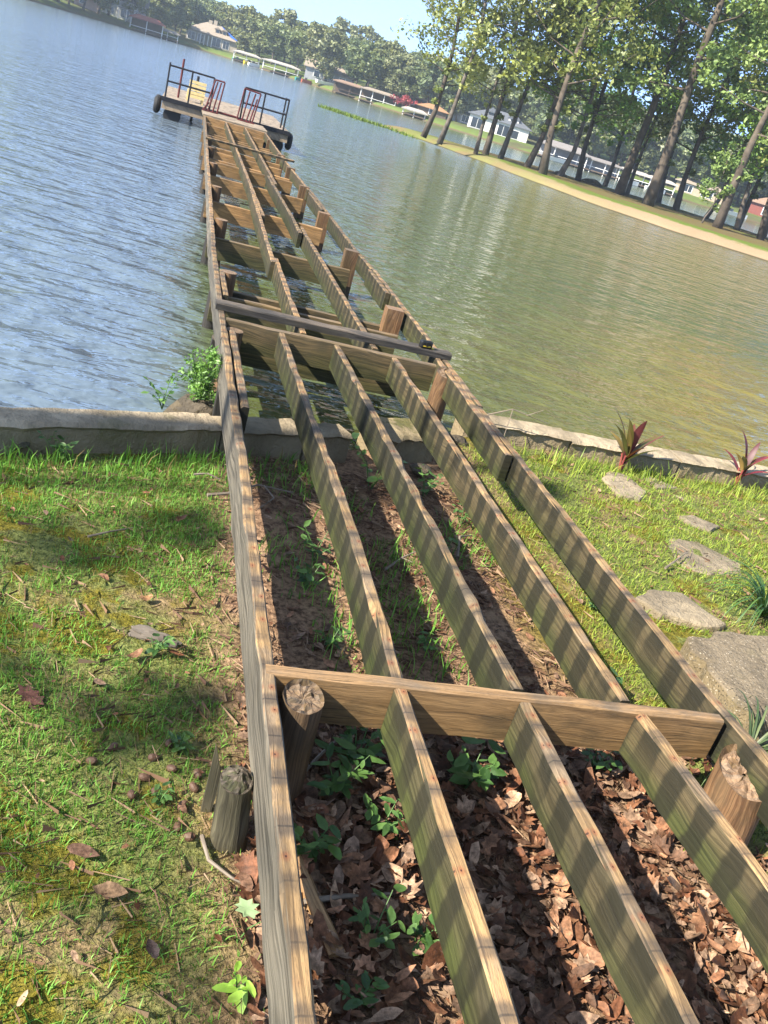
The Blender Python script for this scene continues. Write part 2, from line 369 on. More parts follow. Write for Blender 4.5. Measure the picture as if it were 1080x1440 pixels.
M['bark'] = flat('brown_bark', (.12, .097, .075), .95, 0, .9, 1.3, (.04, .03, .022), 1.)
M['bark_grey'] = flat('grey_bark', (.145, .122, .10), .95, 0, .9, 2., (.045, .037, .03), 1.)
M['tape_black'] = flat('black_case', (.012, .012, .012), .4); M['tape_yellow'] = flat('yellow_case', (.6, .42, .03), .4)

# ---------------------------------------------------------------- water and land
fast_mesh('water', [(-900, -200, 0), (900, -200, 0), (900, 1200, 0), (-900, 1200, 0)], [(0, 1, 2, 3)], M['water'])['kind'] = 'structure'
SHORE = [(-60, -21.2), (-.55, 3.78), (.45, 4.22), (1.36, 4.62), (1.75, 5.0), (2.3, 5.12), (4.6, 5.34), (12, 5.95), (60, 10)]
SX, SY = zip(*SHORE)
def shore(x): return np.interp(x, SX, SY)
def gz(x, y):
    z = .10 + .018 * fbm(x, y, 1.1) + .008 * fbm(x, y, 6.)
    z -= .16 * math.exp(-(((x - 1.98) / .14) ** 2 + ((y - 1.95) / .3) ** 2))
    z -= .03 * math.exp(-(((x - 1.2) / .6) ** 2 + ((y - 4.3) / .35) ** 2))
    if y < -1: z += min(1.5, (-1 - y) * .02)
    return z
def make_ground():
    xs = np.unique(np.r_[np.linspace(-60, -3, 20), np.arange(-3, 6, .05), np.linspace(6, 60, 20)])
    ts = np.r_[np.arange(0, 6, .05), np.linspace(6, 60, 18)]
    V = [(x, shore(x) - t, gz(x, shore(x) - t)) for t in ts for x in xs]; n = len(xs)
    i, j = np.meshgrid(np.arange(len(ts) - 1), np.arange(n - 1), indexing='ij'); a = (i * n + j).ravel()
    o = fast_mesh('ground', V, np.c_[a, a + n, a + n + 1, a + 1][:, ::-1], M['ground'], smooth=True); o['kind'] = 'structure'
    o.data.flip_normals() if o.data.polygons[0].normal.z < 0 else None
make_ground()

def wall_mesh(name, front, thick, ztop, zbot, mat, parent, rough=.015, seg=.03, seed=0, lip=.012):
    """cast wall: front polyline (xy), thickness away from us, ragged top edge"""
    r = np.random.default_rng(seed); b = MB(); rows = []
    pts = [np.array(p, float) for p in front]
    for a, c in zip(pts, pts[1:]):
        n = max(1, int(np.linalg.norm(c - a) / seg)); d = (c - a) / np.linalg.norm(c - a); nn = np.array([-d[1], d[0]])
        for k in range(n + (c is pts[-1])):
            p = a + (c - a) * k / n
            e = [rough * mnoise.fractal(Vector((p[0] * 8, p[1] * 8, seed + q * 3.3)), .8, 2, 5) for q in range(6)]
            zt = ztop + e[0] * .4
            prof = [(0 + e[1] * .5, zbot), (e[2] * .6, zbot + (ztop - zbot) * .5), (lip * .3 + e[3], zt - .03 + e[4]), (-lip + e[3], zt - .012 + e[4] * .5), (.02 + e[5], zt),
                    (thick * .5, zt + e[1] * .3), (thick - .02 + e[2] * .5, zt + e[4] * .2), (thick + e[3], zt - .02), (thick, zbot - .2)]
            rows.append([(p[0] + nn[0] * q, p[1] + nn[1] * q, z) for q, z in prof])
    for p, q in zip(rows, rows[1:]):
        for k in range(len(p) - 1): b.quad((p[k], q[k], q[k + 1], p[k + 1]))
    b.quad(rows[0][::-1]); b.quad(rows[-1])
    return b.build(name, mat, parent)
wl = empty('retaining_wall', (0, 0, 0)); tag(wl, 'low concrete lake wall left of and under the dock frame, rough stone-like top', 'wall')
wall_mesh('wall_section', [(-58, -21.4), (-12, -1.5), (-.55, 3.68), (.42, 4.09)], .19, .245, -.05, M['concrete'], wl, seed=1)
wall_mesh('wall_section', [(.43, 4.095), (.86, 4.27)], .19, .235, -.05, M['concrete'], wl, seed=2)
wall_mesh('wall_section', [(.875, 4.28), (1.13, 4.385)], .17, .225, -.05, M['concrete'], wl, seed=3)
wr = empty('retaining_wall', (0, 0, 0)); tag(wr, 'low pale-topped concrete lake wall right of the dock behind the red-leaved plants', 'wall')
wall_mesh('wall_section', [(2.0, 5.06), (2.75, 5.09)], .2, .225, -.05, M['concrete'], wr, seed=5)
wall_mesh('wall_section', [(2.76, 5.09), (3.62, 5.14)], .2, .215, -.05, M['concrete'], wr, seed=6)
wall_mesh('wall_section', [(3.635, 5.14), (5.2, 5.28), (12, 5.85), (58, 9.8)], .2, .215, -.05, M['concrete'], wr, seed=7)

def lump(name, c, r, mat, parent=None, seed=0, amp=.25, sub=3, flat_top=None, yaw=0.):
    import bmesh
    bm = bmesh.new(); bmesh.ops.create_icosphere(bm, subdivisions=sub, radius=1)
    cs, sn = math.cos(yaw), math.sin(yaw)
    for v in bm.verts:
        k = 1 + amp * mnoise.fractal(v.co * 1.5 + Vector((seed * 7.1, 0, 0)), 1, 2, 3)
        x, y, z = v.co.x * k * r[0], v.co.y * k * r[1], v.co.z * k * r[2]
        if flat_top is not None and z > flat_top: z = flat_top + (z - flat_top) * .12
        v.co = (x * cs - y * sn, x * sn + y * cs, z)
    me = bpy.data.meshes.new(name); bm.to_mesh(me); bm.free(); me.materials.append(mat)
    o = bpy.data.objects.new(name, me); C.objects.link(o); o.location = c; o.parent = parent
    return o
# chunky end block of the old wall under the dock, and stones by the water
blk = wall_mesh('concrete_block', [(1.36, 4.43), (1.68, 4.56)], .30, .235, -.05, M['concrete_mossy'], None, rough=.035, seg=.03, seed=9)
tag(blk, 'broken mossy concrete block under the dock at the end of the left lake wall', 'block')
for i, (x, y, r, l) in enumerate(((1.80, 4.72, .08, 'small brown rock between the mossy block and the right dock post'), (1.92, 4.92, .07, 'rounded rock at the foot of the right dock post'),
                                  (1.55, 4.36, .06, 'little stone in front of the mossy concrete block'))):
    tag(lump('rock', (x, y, .11), (r, r * .8, r * .6), M['rock'], None, i), l, 'rock')
tag(lump('rock', (.335, 4.72, .03), (.16, .13, .11), M['rock'], None, 8, .3), 'dark rounded boulder in the water beside the left dock pile under the green shrub', 'rock')

# ---------------------------------------------------------------- the stripped dock frame
DZ, JD, JW = .429, .150, .040
dock = empty('dock_frame', (0, 0, 0)); tag(dock, 'long weathered wooden dock frame without deck boards, running from lawn to float', 'dock frame')
def joist(path, mat='joist', wid=JW, dep=JD, z=DZ, seed=0, name='joist', label=None, chip=.004):
    o = MB().beam(path, wid, dep, z, seed=seed, chip=chip).build(name, M[mat], dock)
    if label: o['label'] = label
    return o
def mid(xs, side, wid=JW): return [((x + wid / 2 if side == 'L' else x - wid / 2), y) for x, y in xs]
# left outer stringer: several lengths, a little out of line
joist(mid([(.428, -.6), (.427, .95), (.428, 2.1), (.426, 3.4), (.41, 4.2), (.402, 5.0)], 'L', .042), 'joist_grey', .042, .172, seed=1, name='stringer', label='grey weathered left stringer of the near section')
joist(mid([(.402, 5.0), (.389, 5.9), (.379, 7.5), (.383, 8.1)], 'L'), 'joist_grey', JW, seed=2, name='stringer')
joist(mid([(.383, 8.1), (.394, 11.), (.408, 15.2)], 'L'), 'joist_grey', JW, seed=3, name='stringer', z=DZ - .004)
joist(mid([(.410, 15.2), (.43, 22.0)], 'L'), 'joist_grey', JW, seed=4, name='stringer')
joist(mid([(.466, 3.95), (.452, 5.2)], 'L', .04), 'joist', .04, z=DZ - .004, seed=5, name='splice_board')
joist(mid([(.436, 6.0), (.428, 6.75)], 'L', .04), 'joist', .04, z=DZ - .002, seed=6, name='splice_board')
# land section, inner joists
joist(mid([(.865, -.6), (.860, .95), (.848, 1.925)], 'R'), 'joist_green', seed=11)
joist(mid([(.85, 1.98), (.856, 2.95), (.80, 5.36)], 'R'), 'joist_green', seed=12, chip=.006)
joist(mid([(1.265, -.6), (1.256, .95), (1.231, 1.925)], 'R'), 'joist_mid', seed=13)
joist(mid([(1.231, 1.985), (1.205, 3.5), (1.154, 5.36)], 'R'), 'joist_green', seed=14, chip=.009)
joist(mid([(1.70, -.6), (1.675, 1.34), (1.625, 1.93)], 'R'), 'joist', seed=15)
joist(mid([(1.60, 1.99), (1.57, 3.5), (1.532, 5.36)], 'R'), 'joist', seed=16)
# right outer stringer, lapped lengths
joist(mid([(2.06, -.6), (1.99, 1.75), (1.955, 2.1), (1.93, 3.6), (1.915, 4.7)], 'R'), 'joist', seed=17, name='stringer')
joist(mid([(1.872, 3.98), (1.886, 5.05), (1.88, 5.7)], 'R'), 'joist_green', seed=18, name='splice_board')
joist(mid([(1.925, 4.7), (1.935, 5.4), (1.93, 7.1), (1.925, 8.3)], 'R'), 'joist_green', seed=19, name='stringer')
joist(mid([(1.882, 7.35), (1.88, 8.25)], 'R', .04), 'joist', .04, z=DZ - .003, seed=20, name='splice_board')
joist(mid([(1.915, 8.3), (1.885, 9.2), (1.89, 11.5), (1.875, 13.2)], 'R'), 'joist', seed=21, name='stringer')
joist(mid([(1.845, 11.5), (1.835, 12.9)], 'R', .04), 'joist', .04, z=DZ - .002, seed=22, name='splice_board')
joist(mid([(1.86, 13.2), (1.82, 15.8), (1.835, 22.0)], 'R'), 'joist', seed=23, name='stringer')
# water section, inner joists
joist(mid([(.948, 5.47), (.945, 7.67)], 'R'), 'joist', seed=24); joist(mid([(.912, 7.5), (.925, 8.6), (.955, 11.6)], 'R'), 'joist', seed=25)
joist(mid([(.985, 9.8), (.972, 11.6), (.94, 22.0)], 'R', .042), 'joist', .042, z=DZ - .002, seed=26)
joist(mid([(1.424, 5.47), (1.41, 6.6), (1.384, 9.72)], 'R'), 'joist', seed=27); joist(mid([(1.33, 9.3), (1.335, 10.3), (1.305, 13.6)], 'R'), 'joist', seed=28)
joist(mid([(1.362, 12.9), (1.36, 15.), (1.374, 22.0)], 'R', .042), 'joist', .042, z=DZ - .002, seed=29)
def beam(x0, x1, y0, y1, z, dep=.186, wid=.052, mat='beam', seed=0, label=None):
    o = MB().beam([(x0, y0), (x1, y1)], wid, dep, z, axis_v=x0 + seed, seed=seed, chip=.002).build('beam', M[mat], dock)
    if label: o['label'] = label
beam(.445, 1.905, 1.95, 1.953, DZ + .004, .152, .044, seed=31, label='pale cross beam nearest the camera')
beam(.44, 1.80, 5.415, 5.395, DZ + .002, .18, .044, mat='beam_wet', seed=32, label='algae-stained cross beam over the water')
BY = [6.65, 8.85, 11.05, 13.3, 15.4, 17.3, 19.8]
for k, y in enumerate(BY):
    beam(.40, 1.79 if k else 1.83, y - .05, y - .06, DZ - JD - .003, .20, .05, 'beam_wet' if k < 2 else 'beam', seed=40 + k)
    if k == 0: beam(.40, 1.83, y + .17, y + .16, DZ - JD - .006, .17, .05, 'beam_wet', seed=60)
    if k == 0: beam(.43, 1.72, y - 1.03, y - 1.04, DZ - JD - .006, .17, .05, 'beam_wet', seed=61)
for k, y in enumerate((14.55, 16.5, 18.7, 19.3, 21.2)): beam(.44, 1.75, y, y, DZ - JD + (.0 if k % 2 else .05) - .004, .17, .045, 'beam', seed=70 + k)
beam(.42, 1.84, 21.97 + .06, 21.97 + .06, DZ - .01, .2, .05, 'beam', seed=80)
def pile(x, y, ztop, r, lean=(0, 0), zb=-.6, mat='pile', seed=0, ragged=0., label=None, sides=28, taper=1.12, dome=0.):
    b = MB(); n = 26; R_ = []; L = 0
    def rad(th, z): return r * (1 + .045 * mnoise.noise(Vector((math.cos(th) * 2.5, math.sin(th) * 2.5, seed + z * .8))) + .03 * mnoise.noise(Vector((math.cos(th) * 9, math.sin(th) * 9, seed + z * 3))))
    for k in range(n + 1):
        q = (k / n) ** .6; z = zb + (ztop - zb) * q; cx, cy = x + lean[0] * (1 - q), y + lean[1] * (1 - q); f = taper + (1 - taper) * q
        R_.append([(cx + rad(th, z) * f * math.cos(th), cy + rad(th, z) * f * math.sin(th), z) for th in [2 * PI * i / sides for i in range(sides)]])
    for s_ in (.86, .66, .45, .24, .06): R_.append([(x + (p[0] - x) * s_, y + (p[1] - y) * s_, ztop) for p in R_[n]])
    for k in range(n + 1, len(R_)):
        R_[k] = [(p[0], p[1], p[2] + dome * (1 - (((p[0] - x) ** 2 + (p[1] - y) ** 2) / r ** 2)) + ragged * (.5 * mnoise.fractal(Vector((p[0] * 75, p[1] * 75, seed)), 1, 2, 4) - .4)) for p in R_[k]]
    for k in range(n + 6):
        for i in range(sides):
            if k < len(R_) - 1:
                m = (i + 1) % sides; p, q = R_[k], R_[k + 1]; u0, u1 = r * 2 * PI * i / sides, r * 2 * PI * (i + 1) / sides
                tilt = lambda w: (w[0], w[1], w[2] + (ragged * 13) * (w[1] - y) * max(0, (w[2] - ztop + .12) / .12)) if ragged else w
                if k < n: uv = [(u0, p[i][2]), (u1, p[m][2]), (u1, q[m][2]), (u0, q[i][2])]
                else: uv = [(w[0] - x - .3, (w[1] - y) * 20) for w in (p[i], p[m], q[m], q[i])]
                b.quad([tilt(w) for w in (p[i], p[m], q[m], q[i])], uv)
    o = b.build('pile', M[mat], dock)
    if label: o['label'] = label
    return o
pile(.545, 1.868, .415, .056, (.0, -.06), -.25, seed=1, ragged=.02, label='left pile under the nearest cross beam, crumbling top')
pile(1.93, 1.79, .36, .088, (.02, -.03), -.25, seed=2, ragged=.03, label='right pile under the nearest cross beam, flaking top')
pile(.49, 5.30, .40, .055, seed=3, label=None); pile(1.845, 5.28, .425, .062, (.0, .03), seed=4, ragged=.02, label='thick brown pile standing by the right lake wall')
def sq_post(x, y, ztop, wx, wy, mat, seed=0, zb=-.7):
    b = MB(); b.box(x - wx / 2, x + wx / 2, y - wy / 2, y + wy / 2, zb, ztop)
    o = b.build('pile', M[mat], dock)
    uvl = o.data.uv_layers[0].data
    for p in o.data.polygons:
        for li in p.loop_indices:
            c = o.data.vertices[o.data.loops[li].vertex_index].co; uvl[li].uv = (c.x + c.y - x - y, c.z + seed)
    return o
for k, y in enumerate(BY[:6]):
    pile(.50, y + .08, DZ - .002, .058, seed=10 + k, mat='pile'); sq_post(1.795, y + .1, DZ + .012, .135, .12, 'pile', k)
    pile(.435, y + .03, DZ - JD - .01, .055, (-.01, 0), seed=30 + k, mat='dark_board')
sq_post(.43, 5.5, DZ - JD - .006, .09, .10, 'dark_board', 9); sq_post(.44, 4.62, DZ - JD - .026, .07, .10, 'dark_board', 10)
sq_post(.50, 20.2, DZ, .1, .1, 'pile', 7); sq_post(1.79, 20.2, DZ, .1, .1, 'pile', 8)
plt = MB(); plt.beam([(.40, 22.9), (1.86, 22.92)], 1.45, .05, DZ + .02, seg=.2, axis_v=0, chip=0).build('hinge_deck', M['pale_deck'], dock)

# loose boards and the tape measure lying on the frame
o = MB().beam([(.375, 5.62), (1.95, 5.625)], .105, .042, DZ + .044, axis_v=0, seed=90, chip=.002).build('loose_board', M['dark_board'])
tag(o, 'dark grey loose board lying across the joists with a tape measure on its right end', 'board')
o = MB().beam([(.42, 16.55), (1.95, 16.62)], .11, .035, DZ + .038, axis_v=0, seed=91, chip=.002).build('loose_board', M['joist'])
tag(o, 'thin loose board lying across the far part of the dock frame near the float', 'board')
def bevel(o, wdt=.004, seg=2):
    m = o.modifiers.new('bevel', 'BEVEL'); m.width = wdt; m.segments = seg; m.limit_method = 'ANGLE'; return o
tm = empty('tape_measure', (1.76, 5.60, DZ + .046), .25, 'small black and yellow tape measure resting on the dark loose board', 'tape measure')
bevel(MB().box(-.045, .045, -.022, .022, 0, .05).build('case', M['tape_black'], tm), .012, 3)
bevel(MB().box(-.034, .034, -.0235, .0235, .008, .022).build('side_panel', M['tape_yellow'], tm), .008)
MB().tube([(0, -.0265, .03), (0, .0265, .03)], [.015, .015], 14).build('centre_disc', M['tape_black'], tm)
MB().box(.045, .066, -.013, .013, .0, .005).build('blade_hook', M['tape_yellow'], tm)

# old post stump beside the left stringer, splinter and offcuts
o = pile(.384, 1.68, .285, .041, (.035, -.02), -.1, 'post_old', 55, .02, None, 26, 1.35, .03); o.parent = None; o.name = 'post_stump'; tag(o, 'short leaning grey-green rotten post stump beside the left stringer', 'stump')
b = MB(); b.quad([(.33, 1.75, .09), (.355, 1.75, .09), (.365, 1.77, .20), (.333, 1.785, .30)]); b.quad([(.355, 1.765, .09), (.33, 1.765, .09), (.333, 1.79, .30), (.365, 1.785, .20)])
b.quad([(.33, 1.75, .09), (.333, 1.785, .30), (.333, 1.79, .30), (.33, 1.765, .09)]); b.quad([(.355, 1.75, .09), (.355, 1.765, .09), (.365, 1.785, .20), (.365, 1.77, .20)])
o = b.build('wood_splinter', M['post_old']); tag(o, 'thin grey splinter of wood standing behind the rotten stump', 'splinter')
o = MB().beam([(.555, 1.62), (.63, 1.315)], .04, .018, .14, axis_v=0, seed=5).build('wood_offcut', M['beam']); tag(o, 'pale tan wood offcut lying under the left stringer on the leaves', 'offcut')

# ---------------------------------------------------------------- the float at the far end
FZ = .47; FX0, FX1, FY0, FY1 = -.55, 2.53, 23.7, 29.1
fl = empty('floating_platform', ((FX0 + FX1) / 2, FY0, 0)); tag(fl, 'low floating swim platform with pale deck and black railings at the end of the dock', 'float')
IV = Vector(fl.location)
def fpart(mb, name, mat, parent=None):
    par = parent or fl
    off = IV
    mb.v = [(p[0] - off.x, p[1] - off.y, p[2] - off.z) for p in mb.v]
    return mb.build(name, M[mat], par)
fpart(MB().beam([((FX0 + FX1) / 2, FY0), ((FX0 + FX1) / 2, FY1)], FX1 - FX0, .05, FZ, seg=.3, wob=.002, chip=0), 'deck', 'pale_deck')
fpart(MB().box(FX0 + .02, FX1 - .02, FY0 + .015, FY0 + .06, FZ - .26, FZ - .052), 'skirt', 'pale_deck')
fpart(MB().box(FX0 + .02, FX0 + .06, FY0 + .061, FY1 - .05, FZ - .26, FZ - .052), 'skirt', 'pale_deck')
fpart(MB().box(FX0 - .015, FX1 + .015, FY0 - .03, FY0 + .012, FZ - .085, FZ + .012), 'edge_beam', 'steel_black')
for x in (FX0 + .28, FX1 - .28):
    fpart(MB().tube([(x, FY0 + .1, .1), (x, FY1 - .1, .1)], [.20, .20], 18), 'pontoon', 'rubber')
def torus(c, R, r, n=24, m=10):
    b = MB()
    P = [[(c[0] + r * math.sin(2 * PI * j / m), c[1] + (R + r * math.cos(2 * PI * j / m)) * math.cos(2 * PI * i / n), c[2] + (R + r * math.cos(2 * PI * j / m)) * math.sin(2 * PI * i / n)) for j in range(m)] for i in range(n)]
    for i in range(n):
        for j in range(m): b.quad((P[i][j], P[(i + 1) % n][j], P[(i + 1) % n][(j + 1) % m], P[i][(j + 1) % m]))
    return b
for x, y in ((FX0 - .1, FY0 + .45), (FX0 - .09, FY0 + 1.0), (FX1 + .06, FY0 + .35)): fpart(torus((x, y, .24), .125, .075), 'tyre_bumper', 'rubber')
def bars(lst, r): 
    b = MB()
    for a, c in lst: b.tube([a, c], [r, r], 8)
    return b
T = 1.17
fpart(bars([((-.48, FY0, FZ), (-.48, FY0, T + .06)), ((.05, FY0, FZ), (.05, FY0, T)), ((.56, FY0, FZ), (.56, FY0, T)), ((-.48, FY0, T), (.56, FY0, T)), ((-.48, FY0, .83), (.56, FY0, .83))], .021), 'railing', 'steel_black')
fpart(bars([((1.30, FY0, FZ), (1.30, FY0, T)), ((1.78, FY0, FZ), (1.78, FY0, T)), ((2.36, FY0, FZ), (2.36, FY0, T)), ((1.30, FY0, T), (2.36, FY0, T)), ((1.30, FY0, .83), (2.36, FY0, .83)),
            ((2.36, FY0 + .8, FZ), (2.36, FY0 + .8, T)), ((2.36, FY0, T), (2.36, FY0 + .8, T)), ((2.36, FY0, .83), (2.36, FY0 + .8, .83))], .021), 'railing', 'steel_black')
fpart(bars([((-.20, FY0 + 1.2, .0), (-.20, FY0 + 1.2, 1.36))], .026), 'mooring_pole', 'steel_red')
fpart(bars([((.22, FY0 + 3.6, .0), (.22, FY0 + 3.6, 1.0))], .035), 'mooring_pole', 'steel_black')
RY = FY0 - .22
fpart(bars([((.46, RY, FZ), (.58, RY, 1.15)), ((.74, RY, .45), (.80, RY, 1.15)), ((.58, RY, 1.15), (.80, RY, 1.15)), ((.53, RY, .47), (.64, RY, 1.12)), ((.64, RY, .46), (.72, RY, 1.12)), ((.40, RY - .3, .46), (.52, RY + .1, .62)), ((.40, RY - .3, .46), (.76, RY - .25, .46))], .018), 'gangway_rail', 'steel_red')
fpart(bars([((1.22, RY, FZ), (1.27, RY, 1.15)), ((1.58, RY, .45), (1.66, RY, 1.13)), ((1.27, RY, 1.15), (1.66, RY, 1.13)), ((1.34, RY, .47), (1.40, RY, 1.12)), ((1.44, RY, .46), (1.54, RY, 1.1)), ((1.52, RY, .46), (1.60, RY, 1.0)), ((1.22, RY - .2, .46), (1.62, RY - .2, .46))], .018), 'gangway_rail', 'steel_red')
fpart(bars([((.76, RY + .05, .485), (1.25, RY + .05, .485))], .02), 'hinge_bar', 'steel_red')
ch = empty('slatted_chair', (.20, FY0 + 1.15, FZ), .08, 'yellow slatted wooden chair standing on the floating platform', 'chair')
ch.scale = (.85, .85, .85)
for sx in (-.21, .21):
    MB().box(sx - .02, sx + .02, -.22, -.18, 0, .34).build('leg', M['yellow'], ch)
    MB().box(sx - .02, sx + .02, .2, .24, 0, .30).build('leg', M['yellow'], ch)
    MB().box(sx - .025, sx + .025, -.22, .25, .34, .37).build('armrest', M['yellow'], ch)
st = MB(); [st.box(-.2, .2, -.17 + .09 * k, -.095 + .09 * k, .20, .222) for k in range(4)]; st.build('seat', M['yellow'], ch)
bk = MB(); [bk.box(-.24, .24, -.245 - .006 * k, -.225 - .006 * k, .12 + .095 * k, .20 + .095 * k) for k in range(5)]; bk.build('backrest', M['yellow'], ch)

# ---------------------------------------------------------------- stones and slab on the right lawn
def stone(poly, z0, z1, label, mat='stone', cat='stepping stone', name='stepping_stone', seed=0):
    b = MB(); P = np.array(poly, float); c = P.mean(0); n = len(P) * 5; ring = []
    for i in range(n):
        t = i / 5; a = int(t); q = t - a; p = P[a % len(P)] * (1 - q) + P[(a + 1) % len(P)] * q
        k = .97 + .16 * mnoise.fractal(Vector((p[0] * 6, p[1] * 6, seed)), 1, 2, 3); ring.append(c + (p - c) * k)
    z1 = z1 - .018 if z1 < .2 else z1; lev = [(1.02, z0), (1.0, z1 - .014), (.985, z1 - .006), (.95, z1), (.8, z1 + .003), (.6, z1 + .006), (.4, z1 + .004), (.2, z1 + .002)]
    R_ = [[(c[0] + (p[0] - c[0]) * s, c[1] + (p[1] - c[1]) * s, z + .006 * mnoise.noise(Vector((p[0] * 14 * s, p[1] * 14, seed)))) for p in ring] for s, z in lev]
    for r0, r1 in zip(R_, R_[1:]):
        for i in range(n): b.quad((r0[i], r0[(i + 1) % n], r1[(i + 1) % n], r1[i]))
    b.quad(R_[-1]); o = b.build(name, M[mat]); tag(o, label, cat); return o
stone([(2.87, 4.78), (3.0, 4.93), (3.12, 4.90), (3.16, 4.67), (3.02, 4.50), (2.88, 4.52)], .08, .135, 'grey flat stepping stone in the grass in front of the larger red-leaved plant', seed=1)
stone([(3.25, 4.93), (3.36, 4.99), (3.5, 4.88), (3.3, 4.79)], .08, .125, 'small half-buried stepping stone between the two red-leaved plants', seed=2)
stone([(3.22, 4.39), (3.38, 4.44), (3.52, 4.34), (3.38, 4.23), (3.26, 4.28)], .08, .125, 'bluish grey stepping stone in the grass beyond the wide cracked one', seed=3)
stone([(2.86, 3.90), (3.0, 4.06), (3.20, 4.08), (3.38, 3.86), (3.28, 3.72), (3.04, 3.64), (2.86, 3.70)], .07, .118, 'wide pale cracked stepping stone with grass growing into it', seed=4)
stone([(2.36, 3.22), (2.5, 3.34), (2.68, 3.35), (2.78, 3.10), (2.62, 3.03), (2.42, 3.09)], .08, .150, 'thick pale stepping stone just beyond the pebble slab by the right stringer', seed=5)
stone([(3.40, 4.76), (3.47, 4.74), (3.48, 4.65), (3.41, 4.66)], .08, .115, 'tiny grey stone showing in the grass below the right red-leaved plant', seed=6)
stone([(2.34, 2.82), (2.7, 2.89), (3.4, 2.98), (3.4, 2.6), (2.9, 2.36), (2.34, 2.24), (2.30, 2.5)], .0, .215, 'large rough pebble-faced concrete slab beside the right stringer', 'slab', 'slab', 'concrete_slab', 7)

# ---------------------------------------------------------------- trees
def leaf_cloud(centers, radii, per, size, cols, r, squash=.75, up=.35, narrow=.62):
    """many small leaf-clump faces round clump centres; returns V, F, colours"""
    cen = np.repeat(np.asarray(centers, float), per, 0); rad = np.repeat(np.asarray(radii, float), per)
    n = len(cen); d = r.normal(size=(n, 3)); d /= np.linalg.norm(d, axis=1)[:, None]
    p = cen + d * (rad * r.random(n) ** .45)[:, None] * np.array([1, 1, squash])
    a = r.normal(size=(n, 3)); a[:, 2] *= .7; a /= np.linalg.norm(a, axis=1)[:, None]
    nn = d * .6 + r.normal(size=(n, 3)) * .6 + np.array([0, 0, up]); b = np.cross(nn, a); b /= np.linalg.norm(b, axis=1)[:, None] + 1e-9
    s = size * (.55 + .9 * r.random(n))[:, None]
    V = np.stack([p - a * s, p + b * s * narrow, p + a * s, p - b * s * narrow], 1).reshape(-1, 3)
    F = np.arange(n * 4).reshape(-1, 4)
    cl = np.repeat(r.random(len(centers)), per); k = (.55 * cl + .45 * r.random(n))[:, None]
    c = np.asarray(cols[0]) * (1 - k) + np.asarray(cols[1]) * k
    return V, F, np.repeat(c, 4, 0)
def make_tree(name, label, cat, group, H, tr, crown0, cr, nlimb, per, leaf, cols, seed, bark='bark', lean=0., clump=.9, low_sprigs=0, limb_up=(.25, .8), shape='oval', wob=.12, sides=9):
    r = np.random.default_rng(seed); root = empty(name, (0, 0, 0), 0, label, cat, group)
    b = MB(); n = 9; pts = []; x = y = 0.
    for k in range(n + 1):
        t = k / n; pts.append((x + lean * H * t, y, H * .97 * t)); x += r.normal(0, wob); y += r.normal(0, wob)
    fl_ = [1.35 if k == 0 else 1. for k in range(n + 1)]
    b.tube(pts, [max(.035, tr * (1 - .86 * (k / n) ** 1.1) * fl_[k]) for k in range(n + 1)], sides, True, .05, seed)
    cen, rad = [], []
    P = np.array(pts)
    def at(t): k = min(int(t * n), n - 1); q = t * n - k; return P[k] * (1 - q) + P[k + 1] * q
    for i in range(nlimb):
        t = crown0 + (1 - crown0) * ((i + r.random()) / nlimb); s = (t - crown0) / (1 - crown0)
        w_ = {'oval': math.sin(PI * (.16 + .76 * s)) ** .7, 'cone': 1.05 - .8 * s, 'umbrella': .5 + .6 * s if s < .75 else 1.3 - s * .6}[shape]
        L = cr * w_ * (.6 + .55 * r.random()); th = i * 2.4 + r.normal(0, .5); e = limb_up[0] + (limb_up[1] - limb_up[0]) * r.random()
        a = at(t * .93); mid_ = a + np.array([math.cos(th), math.sin(th), e * .5]) * L * .5
        end = a + np.array([math.cos(th + r.normal(0, .25)), math.sin(th + r.normal(0, .25)), e]) * L
        rr = max(.02, tr * .32 * (1 - .6 * s)); b.tube([a, mid_, end], [rr, rr * .6, rr * .22], 5, False, .0, i)
        for q in (.45, .7, .95, 1.08):
            c = a + (end - a) * q + r.normal(0, .28 * clump, 3); cen.append(c); rad.append(clump * (.55 + .6 * r.random()))
    for k in range(3): cen.append(P[-1] + r.normal(0, .4, 3)); rad.append(clump * .8)
    for k in range(low_sprigs):
        a = at(.12 + .5 * r.random() * crown0 * 1.6); cen.append(a + r.normal(0, tr * 1.6, 3)); rad.append(clump * .33)
    b.build('trunk', M[bark], root, smooth=True)
    V, F, c = leaf_cloud(cen, rad, per, leaf, cols, r)
    fast_mesh('crown', V, F, M['leaf'], root, c); return root
G1 = ((.08, .12, .03), (.30, .33, .09)); G2 = ((.10, .145, .04), (.37, .39, .14)); G3 = ((.065, .125, .04), (.24, .33, .09)); G4 = ((.08, .16, .03), (.26, .42, .08))

